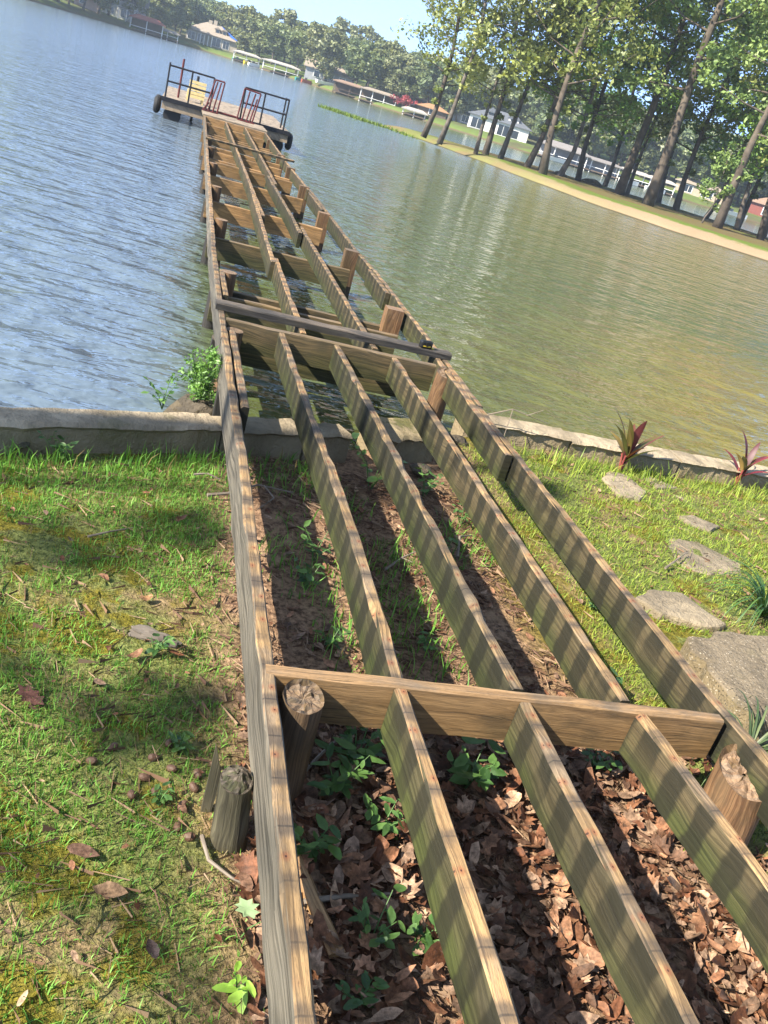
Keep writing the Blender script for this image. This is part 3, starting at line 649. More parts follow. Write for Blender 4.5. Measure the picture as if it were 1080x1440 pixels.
# peninsula: low grassy spit with a sandy edge
PN = [(12.6, 67.2), (13.8, 65.2), (15.2, 62.5), (17.3, 56), (18.4, 48.5), (19.6, 42.3), (22.2, 38.8), (27, 36.4), (36, 33.5), (60, 26)]
PF = [(12.8, 67.8), (14.8, 68), (18.5, 69.5), (24, 69.5), (30, 71), (36, 70), (42, 66), (47, 61), (56, 56), (80, 46)]
def resample(P, n):
    P = np.array(P, float); L = np.r_[0, np.cumsum(np.linalg.norm(np.diff(P, axis=0), axis=1))]; t = np.linspace(0, L[-1], n)
    return np.c_[np.interp(t, L, P[:, 0]), np.interp(t, L, P[:, 1])]
A, B = resample(PN, 160), resample(PF, 160); NW = 40; V = []; BK = []
for i in range(160):
    wdt = np.linalg.norm(A[i] - B[i])
    for j in range(NW):
        t = (j / (NW - 1)) ** 1.3; p = A[i] * (1 - t) + B[i] * t; e = min(t, 1 - t) * wdt
        z = -.25 + .62 * (1 - math.exp(-(e + .25) / .9)) * min(1, wdt / 6 + .62) + .05 * fbm(p[0], p[1], .35)
        V.append((p[0] + .25 * fbm(p[0], p[1], .5), p[1] + .3 * fbm(p[1], p[0], .5), z)); BK.append((t * wdt / 20, 0, 0))
i, j = np.meshgrid(np.arange(159), np.arange(NW - 1), indexing='ij'); a = (i * NW + j).ravel()
def pen_mat():
    t = NT('peninsula_turf'); p = t.pos(); z = t.sep(p)[2]; n1 = t.noise(p, .35, 4); n2 = t.noise(p, 3., 4, .7); n3 = t.noise(p, 14., 3, .7)
    sand = t.mix(n3, (.22, .155, .095), (.36, .27, .17)); grass = t.mix(n3, (.06, .10, .016), (.15, .20, .035))
    duff = t.mix(n3, (.09, .065, .03), (.17, .135, .06))
    e = t.math('MULTIPLY', t.sep(t.attr('tint'))[0], 20.); x = t.sep(p)[0]
    e = t.math('ADD', e, t.math('ADD', t.math('MULTIPLY', t.math('SUBTRACT', n2, .5), 1.6), t.math('MULTIPLY', t.math('SUBTRACT', n1, .5), 3.)))
    far = t.step(x, 16., 22.)
    dm = t.math('MAXIMUM', t.step(e, 4.2, 5.8), t.math('MULTIPLY', t.math('SUBTRACT', 1., far), t.step(n1, .36, .6)))
    c = t.mix(t.math('MULTIPLY', dm, t.step(n1, .25, .5)), grass, duff)
    c = t.mix(t.math('MULTIPLY', t.step(e, 2.6, 1.6), t.math('ADD', .25, t.math('MULTIPLY', far, .75))), c, sand)
    c = t.mix(t.step(z, .05, .0), c, (.05, .04, .025))
    return t.set(c, .95, .1, t.bump(n3, .8, .05))
M['peninsula'] = pen_mat()
o = fast_mesh('peninsula', V, np.c_[a, a + NW, a + NW + 1, a + 1], M['peninsula'], None, BK, smooth=True); o['kind'] = 'structure'
if o.data.polygons[20].normal.z < 0: o.data.flip_normals()
# trees on it: (x, y, kind, scale, yaw)
GP = 'trees standing along the grassy peninsula'
def std(name, label, cat, **k): return make_tree(name, label, cat, GP, **k)
kinds = {
 'slim': dict(H=17, tr=.15, crown0=.26, cr=4.3, nlimb=28, per=50, leaf=.13, cols=G2, bark='bark_grey', clump=.95, low_sprigs=3),
 'leafy': dict(H=19, tr=.18, crown0=.22, cr=5.0, nlimb=32, per=52, leaf=.13, cols=G1, bark='bark', clump=1.0, low_sprigs=6),
 'pine': dict(H=24, tr=.27, crown0=.28, cr=4.8, nlimb=30, per=62, leaf=.13, cols=G3, bark='bark', clump=.95, limb_up=(-.05, .45), wob=.08),
 'bright': dict(H=15, tr=.15, crown0=.22, cr=4.4, nlimb=27, per=54, leaf=.13, cols=G4, bark='bark_grey', clump=.95, limb_up=(.0, .5), low_sprigs=3),
 'sapling': dict(H=5.2, tr=.06, crown0=.25, cr=1.5, nlimb=12, per=30, leaf=.13, cols=G3, bark='bark_grey', clump=.5, wob=.06)}
PT = [(14.9, 60.9, 'leafy', .86, 0.3), (15.0, 56.9, 'slim', .92, 1.9), (17.7, 57.9, 'slim', .78, 4.1), (18.6, 58.8, 'leafy', .95, 2.2), (20.0, 59.8, 'slim', 1.05, 3.3),
      (21.4, 58.4, 'leafy', 1.0, .8), (20.6, 53.2, 'leafy', 1.1, 2.9), (23.6, 61.6, 'slim', 1.0, .2), (23.9, 58.8, 'bright', 1.1, 1.2),
      (26.8, 62.4, 'leafy', 1.0, 4.4), (31.0, 67.0, 'bright', 1.05, 2.0), (28.2, 58.5, 'pine', 1.0, 0.9), (30.3, 61.5, 'slim', .9, 3.9),
      (27.6, 52.9, 'pine', 1.08, 3.1), (34.6, 64.8, 'slim', 1.1, 4.9), (33.6, 60.2, 'leafy', 1.05, 2.5), (36.6, 61.2, 'bright', 1.0, .4), (30.2, 48.8, 'pine', .86, 5.2),
      (38.6, 60.0, 'leafy', .95, 1.7), (35.6, 55.2, 'bright', 1.1, 2.8), (34.8, 51.2, 'leafy', 1.05, 3.6), (39.0, 57.2, 'slim', 1.05, .1), (41.2, 58.8, 'bright', 1.1, 5.9), (43.5, 56.5, 'leafy', 1.0, 2.4), (41.0, 50.5, 'bright', 1.1, 3.0)]
PT.sort(key=lambda q: q[0] / q[1])
words = dict(slim='slender grey-barked tree with thin airy foliage', leafy='brown-barked leafy tree with loose yellow-green crown', pine='tall thick-trunked dark pine', bright='bright green soft-leaved tree')
words = {k: v for k, v in words.items()}; ordn = ['first', 'second', 'third', 'fourth', 'fifth', 'sixth', 'seventh', 'eighth', 'ninth', 'tenth']
cnt = {}; proto = {}; tot = {k: sum(1 for q in PT if q[2] == k) for k in kinds}
for x, y, k, s, yaw in PT:
    cnt[k] = cnt.get(k, 0) + 1
    l = f"{words[k]}, {ordn[cnt[k] - 1]} of its kind from the peninsula's tip"
    z = .25
    if k not in proto:
        proto[k] = std('pine_tree' if k == 'pine' else 'leafy_tree', l, 'tree', seed=len(proto) * 5 + 3, **kinds[k]); r = proto[k]
        r.location = (x, y, z); r.rotation_euler = (0, 0, yaw); r.scale = (s, s, s)
    else: copy_tree(proto[k], (x, y, z), yaw, s, l)
sp = std('sapling', 'small dark sapling with a thin stem near the right end of the peninsula', 'sapling', seed=77, **kinds['sapling']); sp.location = (29.6, 49.6, .28); sp.scale = (.8,) * 3
for n_, (x, y, s_, l) in enumerate(((25.3, 62.2, .35, 'dark rock on the far edge of the peninsula, left of the two'), (28.3, 63.4, .5, 'brown rock pile at the far edge of the peninsula between the trunks'))):
    tag(lump('rock', (x, y, .35), (s_ * 1.6, s_, s_ * .7), M['rock'], None, 20 + n_), l, 'rock')
# reeds in the shallows at its tip
r = np.random.default_rng(5); V, F, c = [], [], []
for k in range(2600):
    t = r.random() ** .8; x = 9.3 + 5.2 * (1 - t) + r.normal(0, .25); y = 69.5 - 6.3 * (1 - t) + r.normal(0, .55) * (.5 + 1. * (1 - t))
    if fbm(x, y, .5) < -.12 - .3 * (1 - t): continue
    h = .06 + .22 * r.random() ** 2; th = r.random() * 6.3; q = .05; lx, ly = r.normal(0, .1, 2); i = len(V)
    V += [(x - q * math.cos(th), y - q * math.sin(th), -.05), (x + q * math.cos(th), y + q * math.sin(th), -.05), (x + lx, y + ly, h)]; F.append((i, i + 1, i + 2))
    g = r.random(); c += [(.09 + .08 * g, .15 + .09 * g, .035)] * 3
tag(fast_mesh('reeds', V, F, M['grass'], None, c), 'bright green reeds growing in the shallows at the peninsula tip', 'reeds', None, 'stuff')

# ---------------------------------------------------------------- far shore
FS = [(-90, 120), (-45, 150), (-28, 182), (-19, 199), (-9, 212), (3, 222), (9, 218), (20, 199), (31, 177), (41, 165), (52, 157), (63, 152), (77, 150), (90, 147), (105, 143), (150, 130), (220, 100)]
Fs = resample(FS, 130); V = []; depth = [0, .6, 2, 6, 14, 30, 70, 160]; hz = [-.3, .35, .7, 1.1, 1.6, 2.4, 4.5, 9]
for i in range(130):
    p = Fs[i]; d = p / np.linalg.norm(p)
    for q, h in zip(depth, hz): V.append((p[0] + d[0] * q + .6 * fbm(p[0] + q, p[1], .1), p[1] + d[1] * q, h))
i, j = np.meshgrid(np.arange(129), np.arange(7), indexing='ij'); a = (i * 8 + j).ravel()
def shore_mat():
    t = NT('far_shore_turf'); p = t.pos(); n = t.noise(p, .12, 4); n2 = t.noise(p, 1.5, 3); z = t.sep(p)[2]
    c = t.mix(t.step(n, .45, .6), t.mix(n2, (.07, .105, .022), (.13, .17, .045)), t.mix(n2, (.06, .07, .03), (.11, .10, .05)))
    return t.set(t.mix(t.step(z, .3, .1), c, (.10, .075, .045)), .95, .1)
M['far'] = shore_mat()
o = fast_mesh('far_shore', V, np.c_[a, a + 8, a + 9, a + 1], M['far'], smooth=True); o['kind'] = 'structure'
if o.data.polygons[3].normal.z < 0: o.data.flip_normals()
FA = np.array(FS, float); Faz = FA[:, 0] / FA[:, 1]
def on_far(az, back):
    """point 'back' metres behind the far waterline on the bearing x/y = az; ground height; yaw facing the lake"""
    y = np.interp(az, Faz, FA[:, 1]); p = np.array([az * y, y]); d = p / np.linalg.norm(p); q = p + d * back
    return q[0], q[1], float(np.interp(back, depth, hz)), math.atan2(-d[0], d[1])
ft = [make_tree('far_tree', 'dense', 'tree', None, H=10 + k, tr=.26, crown0=.16 if k % 2 else .3, cr=3.9, nlimb=20, per=38, leaf=.42, cols=cc, seed=60 + k, clump=1.35, sides=6, bark='bark')
      for k, cc in enumerate((((.075, .11, .045), (.21, .25, .10)), ((.09, .12, .05), (.23, .255, .105)), ((.065, .10, .05), (.175, .22, .095)), ((.095, .12, .06), (.24, .255, .115))))]
r = np.random.default_rng(31); used = [0] * 4; bld = []
def far_tree(az, back, s, k=None):
    x, y, z, _ = on_far(az, back); k = int(r.integers(4)) if k is None else k
    if not used[k]: t = ft[k]; used[k] = 1; t.location = (x, y, z - .2); t.rotation_euler = (0, 0, r.random() * 6.3); t.scale = (s * 1.1, s * 1.1, s)
    else: t = copy_tree(ft[k], (x, y, z - .2), r.random() * 6.3, (s * 1.1, s * 1.1, s))
    t['label'] = 'dense green tree in the wooded line along the far lake shore' if back >= 14 else 'shade tree standing close to the water on the far lake shore'
    t['category'] = 'tree'; t['group'] = 'trees of the far shore wood' if back >= 14 else 'shade trees at the far waterline'
HZ = [(-.009, .04), (.11, .145), (.285, .365)]       # gardens of the big houses
for row, (b0, b1, n_, s0, s1) in enumerate(((16, 24, 62, .55, .78), (28, 40, 66, .62, .86), (48, 70, 62, .62, .9))):
    for i in range(n_):
        az = -.19 + (.88 + .19) * (i + r.random() * .8) / n_
        s = s0 + (s1 - s0) * r.random()
        far_tree(az, b0 + (b1 - b0) * r.random() + (6 if any(p < az < q for p, q in HZ) else 0), s * (1.12 if az > .38 else 1.))
for az, bk, s in ((-.155, 5, .75), (-.14, 8, .8), (-.128, 5, .8), (-.118, 7, .7), (-.105, 5, .85), (-.092, 6, .8), (-.083, 9, .8), (-.058, 8, .8), (-.035, 9, .7), (-.02, 10, .75), (.046, 11, .75), (.062, 10, .8), (.075, 10, .75), (.1, 9, .75),
                  (.128, 6, .72), (.118, 10, .75), (.158, 12, .72), (.175, 9, .75), (.192, 13, .75), (.206, 8, .65), (.222, 9, .62), (.24, 10, .7), (.262, 9, .75), (.275, 10, .7), (.375, 10, .7), (.43, 12, .8), (.47, 13, .8), (.5, 12, .8), (.535, 12, .8), (.56, 9, .7), (.6, 10, .8), (.64, 12, .8), (.69, 9, .8), (.72, 9, .8)):
    far_tree(az, bk, s)

# ---- houses and boat docks
H = {}
for n_, c_ in dict(white=(.66, .64, .60), tan=(.36, .29, .21), brown=(.12, .085, .06), grey=(.30, .31, .33), stone=(.40, .35, .28), red=(.20, .06, .045), pink=(.55, .40, .34)).items(): H[n_] = flat('wall_' + n_, c_, .8, 0, .3, 1.5)
for n_, c_ in dict(r_grey=(.22, .20, .19), r_tan=(.30, .25, .20), r_red=(.30, .09, .065), r_brown=(.27, .18, .13), r_dark=(.11, .12, .14), r_pale=(.40, .37, .33), r_orange=(.34, .19, .10)).items(): H[n_] = flat('roof' + n_[1:], c_, .75, 0, .35, 3.)
H['glass'] = flat('dark_window_glass', (.02, .025, .03), .08, 0, spec=.6); H['trim'] = flat('white_trim', (.75, .74, .71), .6); H['tarp'] = flat('blue_tarp', (.03, .12, .52), .5); H['boat'] = flat('white_hull', (.78, .78, .76), .3)
def bpart(mb, name, mat, par): return mb.build(name, H[mat], par)
def house(az, back, wd, dp, h, rh, wall, roof, label, win=(), hip=True, chimney=(), cat='house', turn=0., dormers=(), porch=None, name='lake_house'):
    x, y, z, yaw = on_far(az, back); e = empty(name, (x, y, z - .1), yaw + turn, label, cat)
    b = MB(); b.box(-wd / 2, wd / 2, 0, dp, -.5, h); bpart(b, 'wall', wall, e)
    ov = .45; x0, x1, y0, y1 = -wd / 2 - ov, wd / 2 + ov, -ov, dp + ov; q = min(wd, dp) * .5 if hip else 0
    b = MB(); A_, B_ = (x0 + q, dp / 2, h + rh), (x1 - q, dp / 2, h + rh); c = [(x0, y0, h), (x1, y0, h), (x1, y1, h), (x0, y1, h)]
    b.quad((c[0], c[1], B_, A_)); b.quad((c[2], c[3], A_, B_)); b.quad((c[1], c[2], B_)); b.quad((c[3], c[0], A_)); b.quad([(p[0], p[1], p[2] - .12) for p in c[::-1]])
    for k in range(4):
        p, s = c[k], c[(k + 1) % 4]; b.quad(((p[0], p[1], p[2] - .12), (s[0], s[1], s[2] - .12), s, p))
    rf = bpart(b, 'roof', roof, e)
    for cx, ch_ in chimney: bpart(MB().box(cx - .4, cx + .4, dp / 2 - .4, dp / 2 + .4, h, h + rh + ch_), 'chimney', 'stone', rf)
    for wx, wz, ww, wh in win:
        f = bpart(MB().box(wx - ww / 2 - .08, wx + ww / 2 + .08, -.06, -.003, wz - .08, wz + wh + .08), 'window', 'trim', e)
        g = MB(); n = max(1, round(ww / .9)); pw_ = ww / n
        for k in range(n): g.box(wx - ww / 2 + pw_ * k + .04, wx - ww / 2 + pw_ * (k + 1) - .04, -.075, -.0605, wz, wz + wh)
        bpart(g, 'pane', 'glass', f)
    for dx, dw in dormers:
        d0 = h + rh * .18; yy = dp * .12; hh = rh * .45
        b = MB(); b.box(dx - dw / 2, dx + dw / 2, yy, dp * .45, d0, d0 + hh); dm = bpart(b, 'dormer', wall, e)
        bpart(MB().box(dx - dw * .3, dx + dw * .3, yy - .03, yy - .003, d0 + hh * .2, d0 + hh * .85), 'pane', 'glass', dm)
        b = MB(); P, Q, R_ = (dx - dw / 2 - .2, yy - .25, d0 + hh), (dx + dw / 2 + .2, yy - .25, d0 + hh), (dx, yy - .25, d0 + hh + dw * .42)
        sft = lambda p: (p[0], dp * .48, p[2]); b.quad((P, Q, R_)); b.quad((Q, sft(Q), sft(R_), R_)); b.quad((sft(P), P, R_, sft(R_))); bpart(b, 'gable', roof, dm)
    if porch:
        px0, px1 = porch
        b = MB(); b.box(px0, px1, -2.2, -.461, 2.15, 2.3); bpart(b, 'porch_roof', roof, e)
        for k in range(4):
            xx = px0 + .15 + (px1 - px0 - .3) * k / 3; bpart(MB().box(xx - .09, xx + .09, -2.1, -1.92, -.3, 2.148), 'column', 'trim', e)
    return e
def boathouse(az, back, wd, dp, h, roof, label, post='trim', boat=None, rh=.35, walls=None, name='boat_dock'):
    x, y, z, yaw = on_far(az, back); e = empty(name, (x, y, 0), yaw, label, 'boat dock')
    bpart(MB().box(-wd / 2, wd / 2, 0, dp, .25, .42), 'deck', 'brown', e)
    b = MB(); c = [(-wd / 2 - .3, -.3, h), (wd / 2 + .3, -.3, h), (wd / 2 + .3, dp + .3, h), (-wd / 2 - .3, dp + .3, h)]
    t_ = [(p[0] * .55, dp / 2 + (p[1] - dp / 2) * .1, h + rh) for p in c]
    for k in range(4): b.quad((c[k], c[(k + 1) % 4], t_[(k + 1) % 4], t_[k]))
    b.quad(t_); b.quad([(p[0], p[1], h - .18) for p in c[::-1]])
    for k in range(4):
        p, s = c[k], c[(k + 1) % 4]; b.quad(((p[0], p[1], h - .18), (s[0], s[1], h - .18), s, p))
    bpart(b, 'roof', roof, e); n = max(2, int(wd / 2.2))
    for k in range(n + 1):
        xx = -wd / 2 + .12 + (wd - .24) * k / n
        for yy in (.1, dp - .25): bpart(MB().box(xx - .07, xx + .07, yy, yy + .14, -.6, h - .18), 'post', post, e)
    if walls: bpart(MB().box(-wd / 2 + .3, wd / 2 - .3, dp * .5, dp * .5 + .1, .42, h - .185), 'back_wall', walls, e)
    bpart(MB().box(-wd / 2 + .2, wd / 2 - .2, .02, .06, .9, .98), 'handrail', post, e)
    return e
def boat(az, back, L, hull, label, z=.05, name='moored_boat'):
    x, y, _, yaw = on_far(az, back); e = empty(name, (x, y, z), yaw + .4, label, 'boat'); b = MB(); prof = []
    for k in range(7):
        t = k / 6; wy = L * .17 * (1 - t ** 2.6) + .02; xx = (t - .45) * L; prof.append([(xx, -wy, .55 + .12 * t), (xx, -wy * .6, 0), (xx, wy * .6, 0), (xx, wy, .55 + .12 * t)])
    for p, q in zip(prof, prof[1:]):
        for k in range(3): b.quad((p[k], q[k], q[k + 1], p[k + 1]))
        b.quad((p[3], q[3], q[0], p[0]))
    b.quad(prof[0]); bpart(b, 'hull', hull, e); bpart(MB().box(-L * .12, L * .02, -L * .1, L * .1, .5, .98), 'console', 'glass', e)
    return e
H['kayak_teal'] = flat('teal_plastic', (.03, .20, .20), .5); H['kayak_red'] = flat('orange_plastic', (.34, .08, .04), .5); H['kayak_yellow'] = flat('yellow_plastic', (.7, .5, .03), .4)
house(-.069, 9, 8.5, 7, 3.6, 2.0, 'white', 'r_grey', 'white two-storey house among trees at the far left of the lake', ((-2.6, .6, 1.4, 1.2), (-2.6, 2.2, 1.4, 1.), (.2, .6, 1.6, 1.4), (2.6, .8, 1.4, 1.3)), hip=False, dormers=((1.2, 2.4),), porch=(-1.2, 3.8))
house(-.102, 10, 5, 5, 2.4, 1.3, 'pink', 'r_tan', 'small pinkish cottage under trees at the far left shore', ((-1, .8, 1., 1.),))
boathouse(-.047, -2.5, 6.5, 5, 2.5, 'r_red', 'red-roofed boat dock on the far shore right of the white house', walls='brown', rh=.7)
boathouse(-.027, -1.5, 4.5, 4, 1.7, 'r_grey', 'low grey boat dock between the red-roofed dock and the big stone house')
house(.0145, 8, 11.4, 9, 2.5, 2.3, 'stone', 'r_tan', 'large stone lake house with hip roof, chimneys and blue tarp', ((-4.5, .5, 1.6, 1.5), (-2.5, .5, 1.2, 1.5), (1., .5, 2., 1.6), (3.2, .5, 1.4, 1.5)), chimney=((-.9, .55), (.2, .8)), dormers=((.9, 1.1), (2.5, 1.1)), porch=(-2.6, .2))
x, y, z, yaw = on_far(.0145, 8)
hs = [o_ for o_ in C.objects if o_.name.startswith('lake_house') and 'tarp' in str(o_.get('label'))][0]
b = MB(); b.quad(((6.1, -.3, 2.60), (6.25, 4.5, 2.62), (1.75, 4.56, 4.90), (2.6, 3.4, 4.42), (4.4, 1.6, 3.6))); bpart(b, 'roof_tarp', 'tarp', hs)
b = MB(); b.quad(((6.05, -.35, 2.62), (4.1, 1.55, 3.56), (1.6, 4.45, 4.86), (2.4, 2.9, 4.2), (3.9, .7, 3.15))); bpart(b, 'roof_tarp', 'tarp', hs)
boathouse(.050, -2.5, 5.6, 4, 1.95, 'r_pale', 'pale flat-roofed boat dock with kayaks just right of the stone house')
for k, (az, m_, l) in enumerate(((.042, 'kayak_teal', 'teal kayak on the water left of the pale boat dock'), (.0535, 'kayak_yellow', 'yellow kayak beside the pale boat dock'), (.058, 'boat', 'white skiff moored right of the pale boat dock'))): boat(az, -3.5, 2.6, m_, l)
boathouse(.0846, -2.5, 7.4, 4.5, 2.05, 'r_pale', 'long white-roofed boat dock in the middle of the far shore')
boat(.106, -1.5, 2.4, 'kayak_teal', 'teal canoe on the bank left of the low grey house'); boat(.112, -1.2, 2.2, 'kayak_red', 'orange canoe beside the teal one left of the low grey house')
house(.133, 9, 9.5, 7, 2.0, 1.5, 'grey', 'r_tan', 'low grey house behind trees in the middle of the far shore', ((-2.4, .5, 1.2, 1.1), (0, .5, 2., 1.1), (2.8, .5, 1.2, 1.1)), hip=False)
boat(.131, 2.5, 4.2, 'boat', 'white boat on the lawn below the low grey house', z=.75)
boathouse(.157, -2., 6.2, 5, 2.15, 'r_brown', 'dark boat dock with tan roof right of the low grey house', post='brown', walls='brown')
boathouse(.1875, 1., 6.8, 6, 2.3, 'r_tan', 'brown-walled boathouse with white corner columns and tan roof', walls='brown', name='boathouse')
house(.222, 14, 7, 5, 1.8, 1.1, 'brown', 'r_brown', 'low brown house behind the pink flowering shrubs', ((0, .5, 1.4, 1.),))
boathouse(.2285, -1.5, 4.2, 3, 1.15, 'r_pale', 'very low pale boat dock below the pink flowering shrubs')
house(.247, 6, 5.2, 4, 1.3, .7, 'brown', 'r_orange', 'small hut with orange roof just left of the first peninsula trunks', ((0, .3, 1.2, .8),))
house(.322, 9, 11.0, 8, 2.35, 1.7, 'white', 'r_dark', 'modern white house with dark roof and gabled dormers seen between the trunks', ((-3.9, .2, 2.2, 1.6), (.9, .2, 2., 1.7), (3.2, .3, 1.2, 1.3)), dormers=((-1.9, 1.9), (2.3, 1.9)), chimney=())
house(.284, 11, 4.6, 4, 1.8, 1.0, 'grey', 'r_dark', 'grey garage wing left of the modern white house', ((0, .4, 1.4, 1.1),))
boathouse(.402, -2, 8.5, 6, 2.3, 'r_grey', 'columned white boat dock right of the modern white house', rh=.8, walls='grey'); boat(.396, -2.8, 4, 'boat', 'white motor boat moored in the columned white boat dock')
boathouse(.447, -2, 7.4, 5, 2.1, 'r_grey', 'long grey-roofed boat dock seen behind the thick pine trunks', walls='grey'); boathouse(.492, -2, 6.2, 5, 2.0, 'r_pale', 'pale-roofed boat dock right of the long grey-roofed one'); boathouse(.526, -2.5, 5.6, 5, 2.0, 'r_pale', 'pale-roofed boat dock sheltering boats, near the tan house')
boat(.488, -3, 3.6, 'boat', 'white boat under the first pale-roofed dock behind the pines'); boat(.523, -3.4, 3.6, 'boat', 'white boat under the pale-roofed dock near the tan house')
house(.578, 7, 8.6, 6, 1.9, 1.1, 'tan', 'r_tan', 'low tan house on the far shore seen right of the pines', ((-2, .4, 1.4, 1.1), (1.4, .4, 2., 1.1)))
house(.672, 6, 6, 5, 2.2, 1.2, 'red', 'r_brown', 'red-walled house at the right edge beyond the peninsula', ((0, .5, 1.4, 1.2),)); boat(.627, -6, 5.5, 'boat', 'long white boat on the water beyond the right trunks')
for az, bk, n_, cc, l in ((.208, 4, 1.5, ((.22, .035, .06), (.38, .07, .10)), 'pink flowering crape myrtle left of the taller one on the far shore'), (.219, 5, 1.9, ((.24, .03, .05), (.42, .08, .09)), 'taller crimson flowering shrub on the far shore')):
    x, y, z, _ = on_far(az, bk); s_ = empty('flowering_shrub', (x, y, z), 0, l, 'shrub'); rr_ = np.random.default_rng(int(az * 1000))
    bb = MB(); [bb.tube([(0, 0, -.2), (.5 * math.cos(q), .5 * math.sin(q), n_ * .7)], [.06, .03], 5) for q in (0, 2, 4)]; bb.build('stem', M['bark'], s_)
    V, F, c = leaf_cloud(rr_.normal(0, .55, (16, 3)) * (1.3, 1., .5) + (0, 0, n_ * .75), [.55] * 16, 26, .17, cc, rr_); fast_mesh('blossom', V, F, M['leaf'], s_, c)

# shade tree standing left of the dock on the near bank: it throws the dappled shade on the lawn
r = np.random.default_rng(91); TX, TY, TH = -9.3, .6, 10.5
root = empty('shade_tree', (TX, TY, .05), 0, 'shade tree on the near bank left of the dock, outside the picture', 'tree'); b = MB(); cen = []
b.tube([(0, 0, -.2), (.1, .05, TH * .3), (0, .1, TH * .6), (.1, 0, TH * .92)], [.32, .24, .17, .05], 12, True, .04, 5)
def shade_p(x, y):
    if -.25 < x < .45 and y < 1.45: return .12
    if abs(x) < .16 and abs(y - 1.75) < .14: return 0
    if 1.75 < y < 2.2 and x > .4: return .08
    if x < .5: return .4 if y < 3.2 else .28
    if y < 2.2: return .45 if x < 1.45 else .16
    if x < 1.6: return .2
    return .07
while len(cen) < 25:
    gx, gy, h = -1.5 + 6.3 * r.random(), -.8 + 5.6 * r.random(), 6.5 + 3.4 * r.random()
    if gy > 4.3 + .1 * gx or r.random() > shade_p(gx, gy): continue
    cen.append(np.array([gx - TX, gy - TY, 0]) + np.array(SUN) / SUN.z * h)
for e in cen: b.tube([(0, 0, e[2] * .72), e * .5 + np.array([0, 0, e[2] * .40]), e], [.035, .018, .006], 5, False)
b.build('trunk', M['bark'], root, smooth=True)
V, F, c = leaf_cloud(cen, [.12 + .2 * r.random() for _ in cen], 44, .065, G1, r); fast_mesh('crown', V, F, M['leaf'], root, c)

# ---------------------------------------------------------------- grass, leaf litter and needles (stuff)
def blades(name, label, pts, hmin, hmax, wid, cols, seed, lean=.8, cat='grass'):
    r = np.random.default_rng(seed); n = len(pts); P = np.asarray(pts, float)
    h = hmin + (hmax - hmin) * r.random(n) ** 1.4; th = r.random(n) * 2 * PI; ld = r.random(n) * lean; ph = r.random(n) * 2 * PI
    sx, sy = np.cos(th) * wid * (.6 + .8 * r.random(n)), np.sin(th) * wid * (.6 + .8 * r.random(n))
    lx, ly = np.cos(ph) * ld * h, np.sin(ph) * ld * h; hz_ = h * np.sqrt(np.clip(1 - (ld * .8) ** 2, .12, 1))
    S_ = np.c_[sx, sy, np.zeros(n)]; m_ = P + np.c_[lx * .35, ly * .35, hz_ * .6]; t_ = P + np.c_[lx, ly, hz_ * .95]
    V = np.stack([P - S_, P + S_, m_ + S_ * .8, m_ - S_ * .8, t_ + S_ * .12, t_ - S_ * .12], 1).reshape(-1, 3)
    b = np.arange(n)[:, None] * 6; F = np.concatenate([b + [0, 1, 2, 3], b + [3, 2, 4, 5]], 1).reshape(-1, 4)
    k = r.random(n)[:, None]; c = np.asarray(cols[0]) * (1 - k) + np.asarray(cols[1]) * k
    dry = r.random(n) < .10; c[dry] = np.asarray((.24, .18, .075)) * (.6 + .6 * r.random((dry.sum(), 1)))
    o = fast_mesh(name, V, F, M['grass'], None, np.repeat(c, 6, 0)); tag(o, label, cat, None, 'stuff'); return o
def scatter(n, x0, x1, y0, y1, keep, r):
    out = []
    for _ in range(n):
        x = x0 + (x1 - x0) * r.random(); y = y0 + (y1 - y0) * r.random()
        if y < shore(x) - .16 and r.random() < keep(x, y): out.append((x, y, gz(x, y) - .004))
    return out
r = np.random.default_rng(21)
STN = [(3.0, 4.72, .13), (3.37, 4.9, .08), (3.37, 4.33, .10), (3.11, 3.88, .18), (2.58, 3.2, .14)]
def kl(x, y):
    d = .92 + 1.2 * fbm(x + 3, y, 1.5, 4) + .9 * fbm(x, y + 9, 6., 2)
    d *= min(1, max(0.06, (.40 - x) / .16 + .45 + .4 * fbm(x, y, 3)))
    d *= .55 + .3 * min(2.2, max(0, (y - .9)))
    return d
def kr(x, y):
    if x > 2.16 and x < 3.3 and 2.38 < y < 3.0: return .0
    for a, b, q in STN:
        if (x - a) ** 2 + ((y - b) * 1.1) ** 2 < q * q: return .05
    return (.75 + 1.2 * fbm(x, y + 4, 1.6, 4) + .5 * fbm(x, y, 6, 2)) * min(1, max(0, (x - 1.72) / .35 + .3 * fbm(x, y, 3)))
GR = ((.055, .16, .024), (.20, .40, .065)); GY = ((.10, .18, .022), (.33, .40, .07))
blades('grass', 'short patchy green grass of the lawn left of the dock frame', scatter(110000, -1.3, .50, .6, 4.0, kl, r), .010, .044, .0016, GR, 1, 1.15)
blades('grass', 'sunlit yellow-green grass of the lawn right of the dock frame', scatter(110000, 1.7, 6.0, 1.6, 5.3, kr, r), .014, .048, .002, GY, 2, 1.1)
blades('grass', 'very short fine grass and moss between the longer blades of the left lawn', scatter(70000, -1.0, .45, .7, 4.0, lambda x, y: .75 * min(1, max(.1, (.42 - x) / .12 + .4)), r), .006, .02, .0013, ((.08, .11, .02), (.25, .24, .05)), 7, 1.3)
tall = lambda x, y: max(0, 1 - (shore(x) - .16 - y) / .32) * (.8 + .9 * fbm(x, y, 3))
blades('tall_grass', 'longer tufts of grass along the foot of the left lake wall', scatter(6000, -1.3, .45, 2.9, 4.1, tall, r), .05, .12, .0028, GR, 3, .7)
blades('tall_grass', 'longer bright grass along the foot of the right lake wall', scatter(6500, 2.0, 5.2, 4.4, 5.3, tall, r), .05, .14, .003, GY, 4, .7)
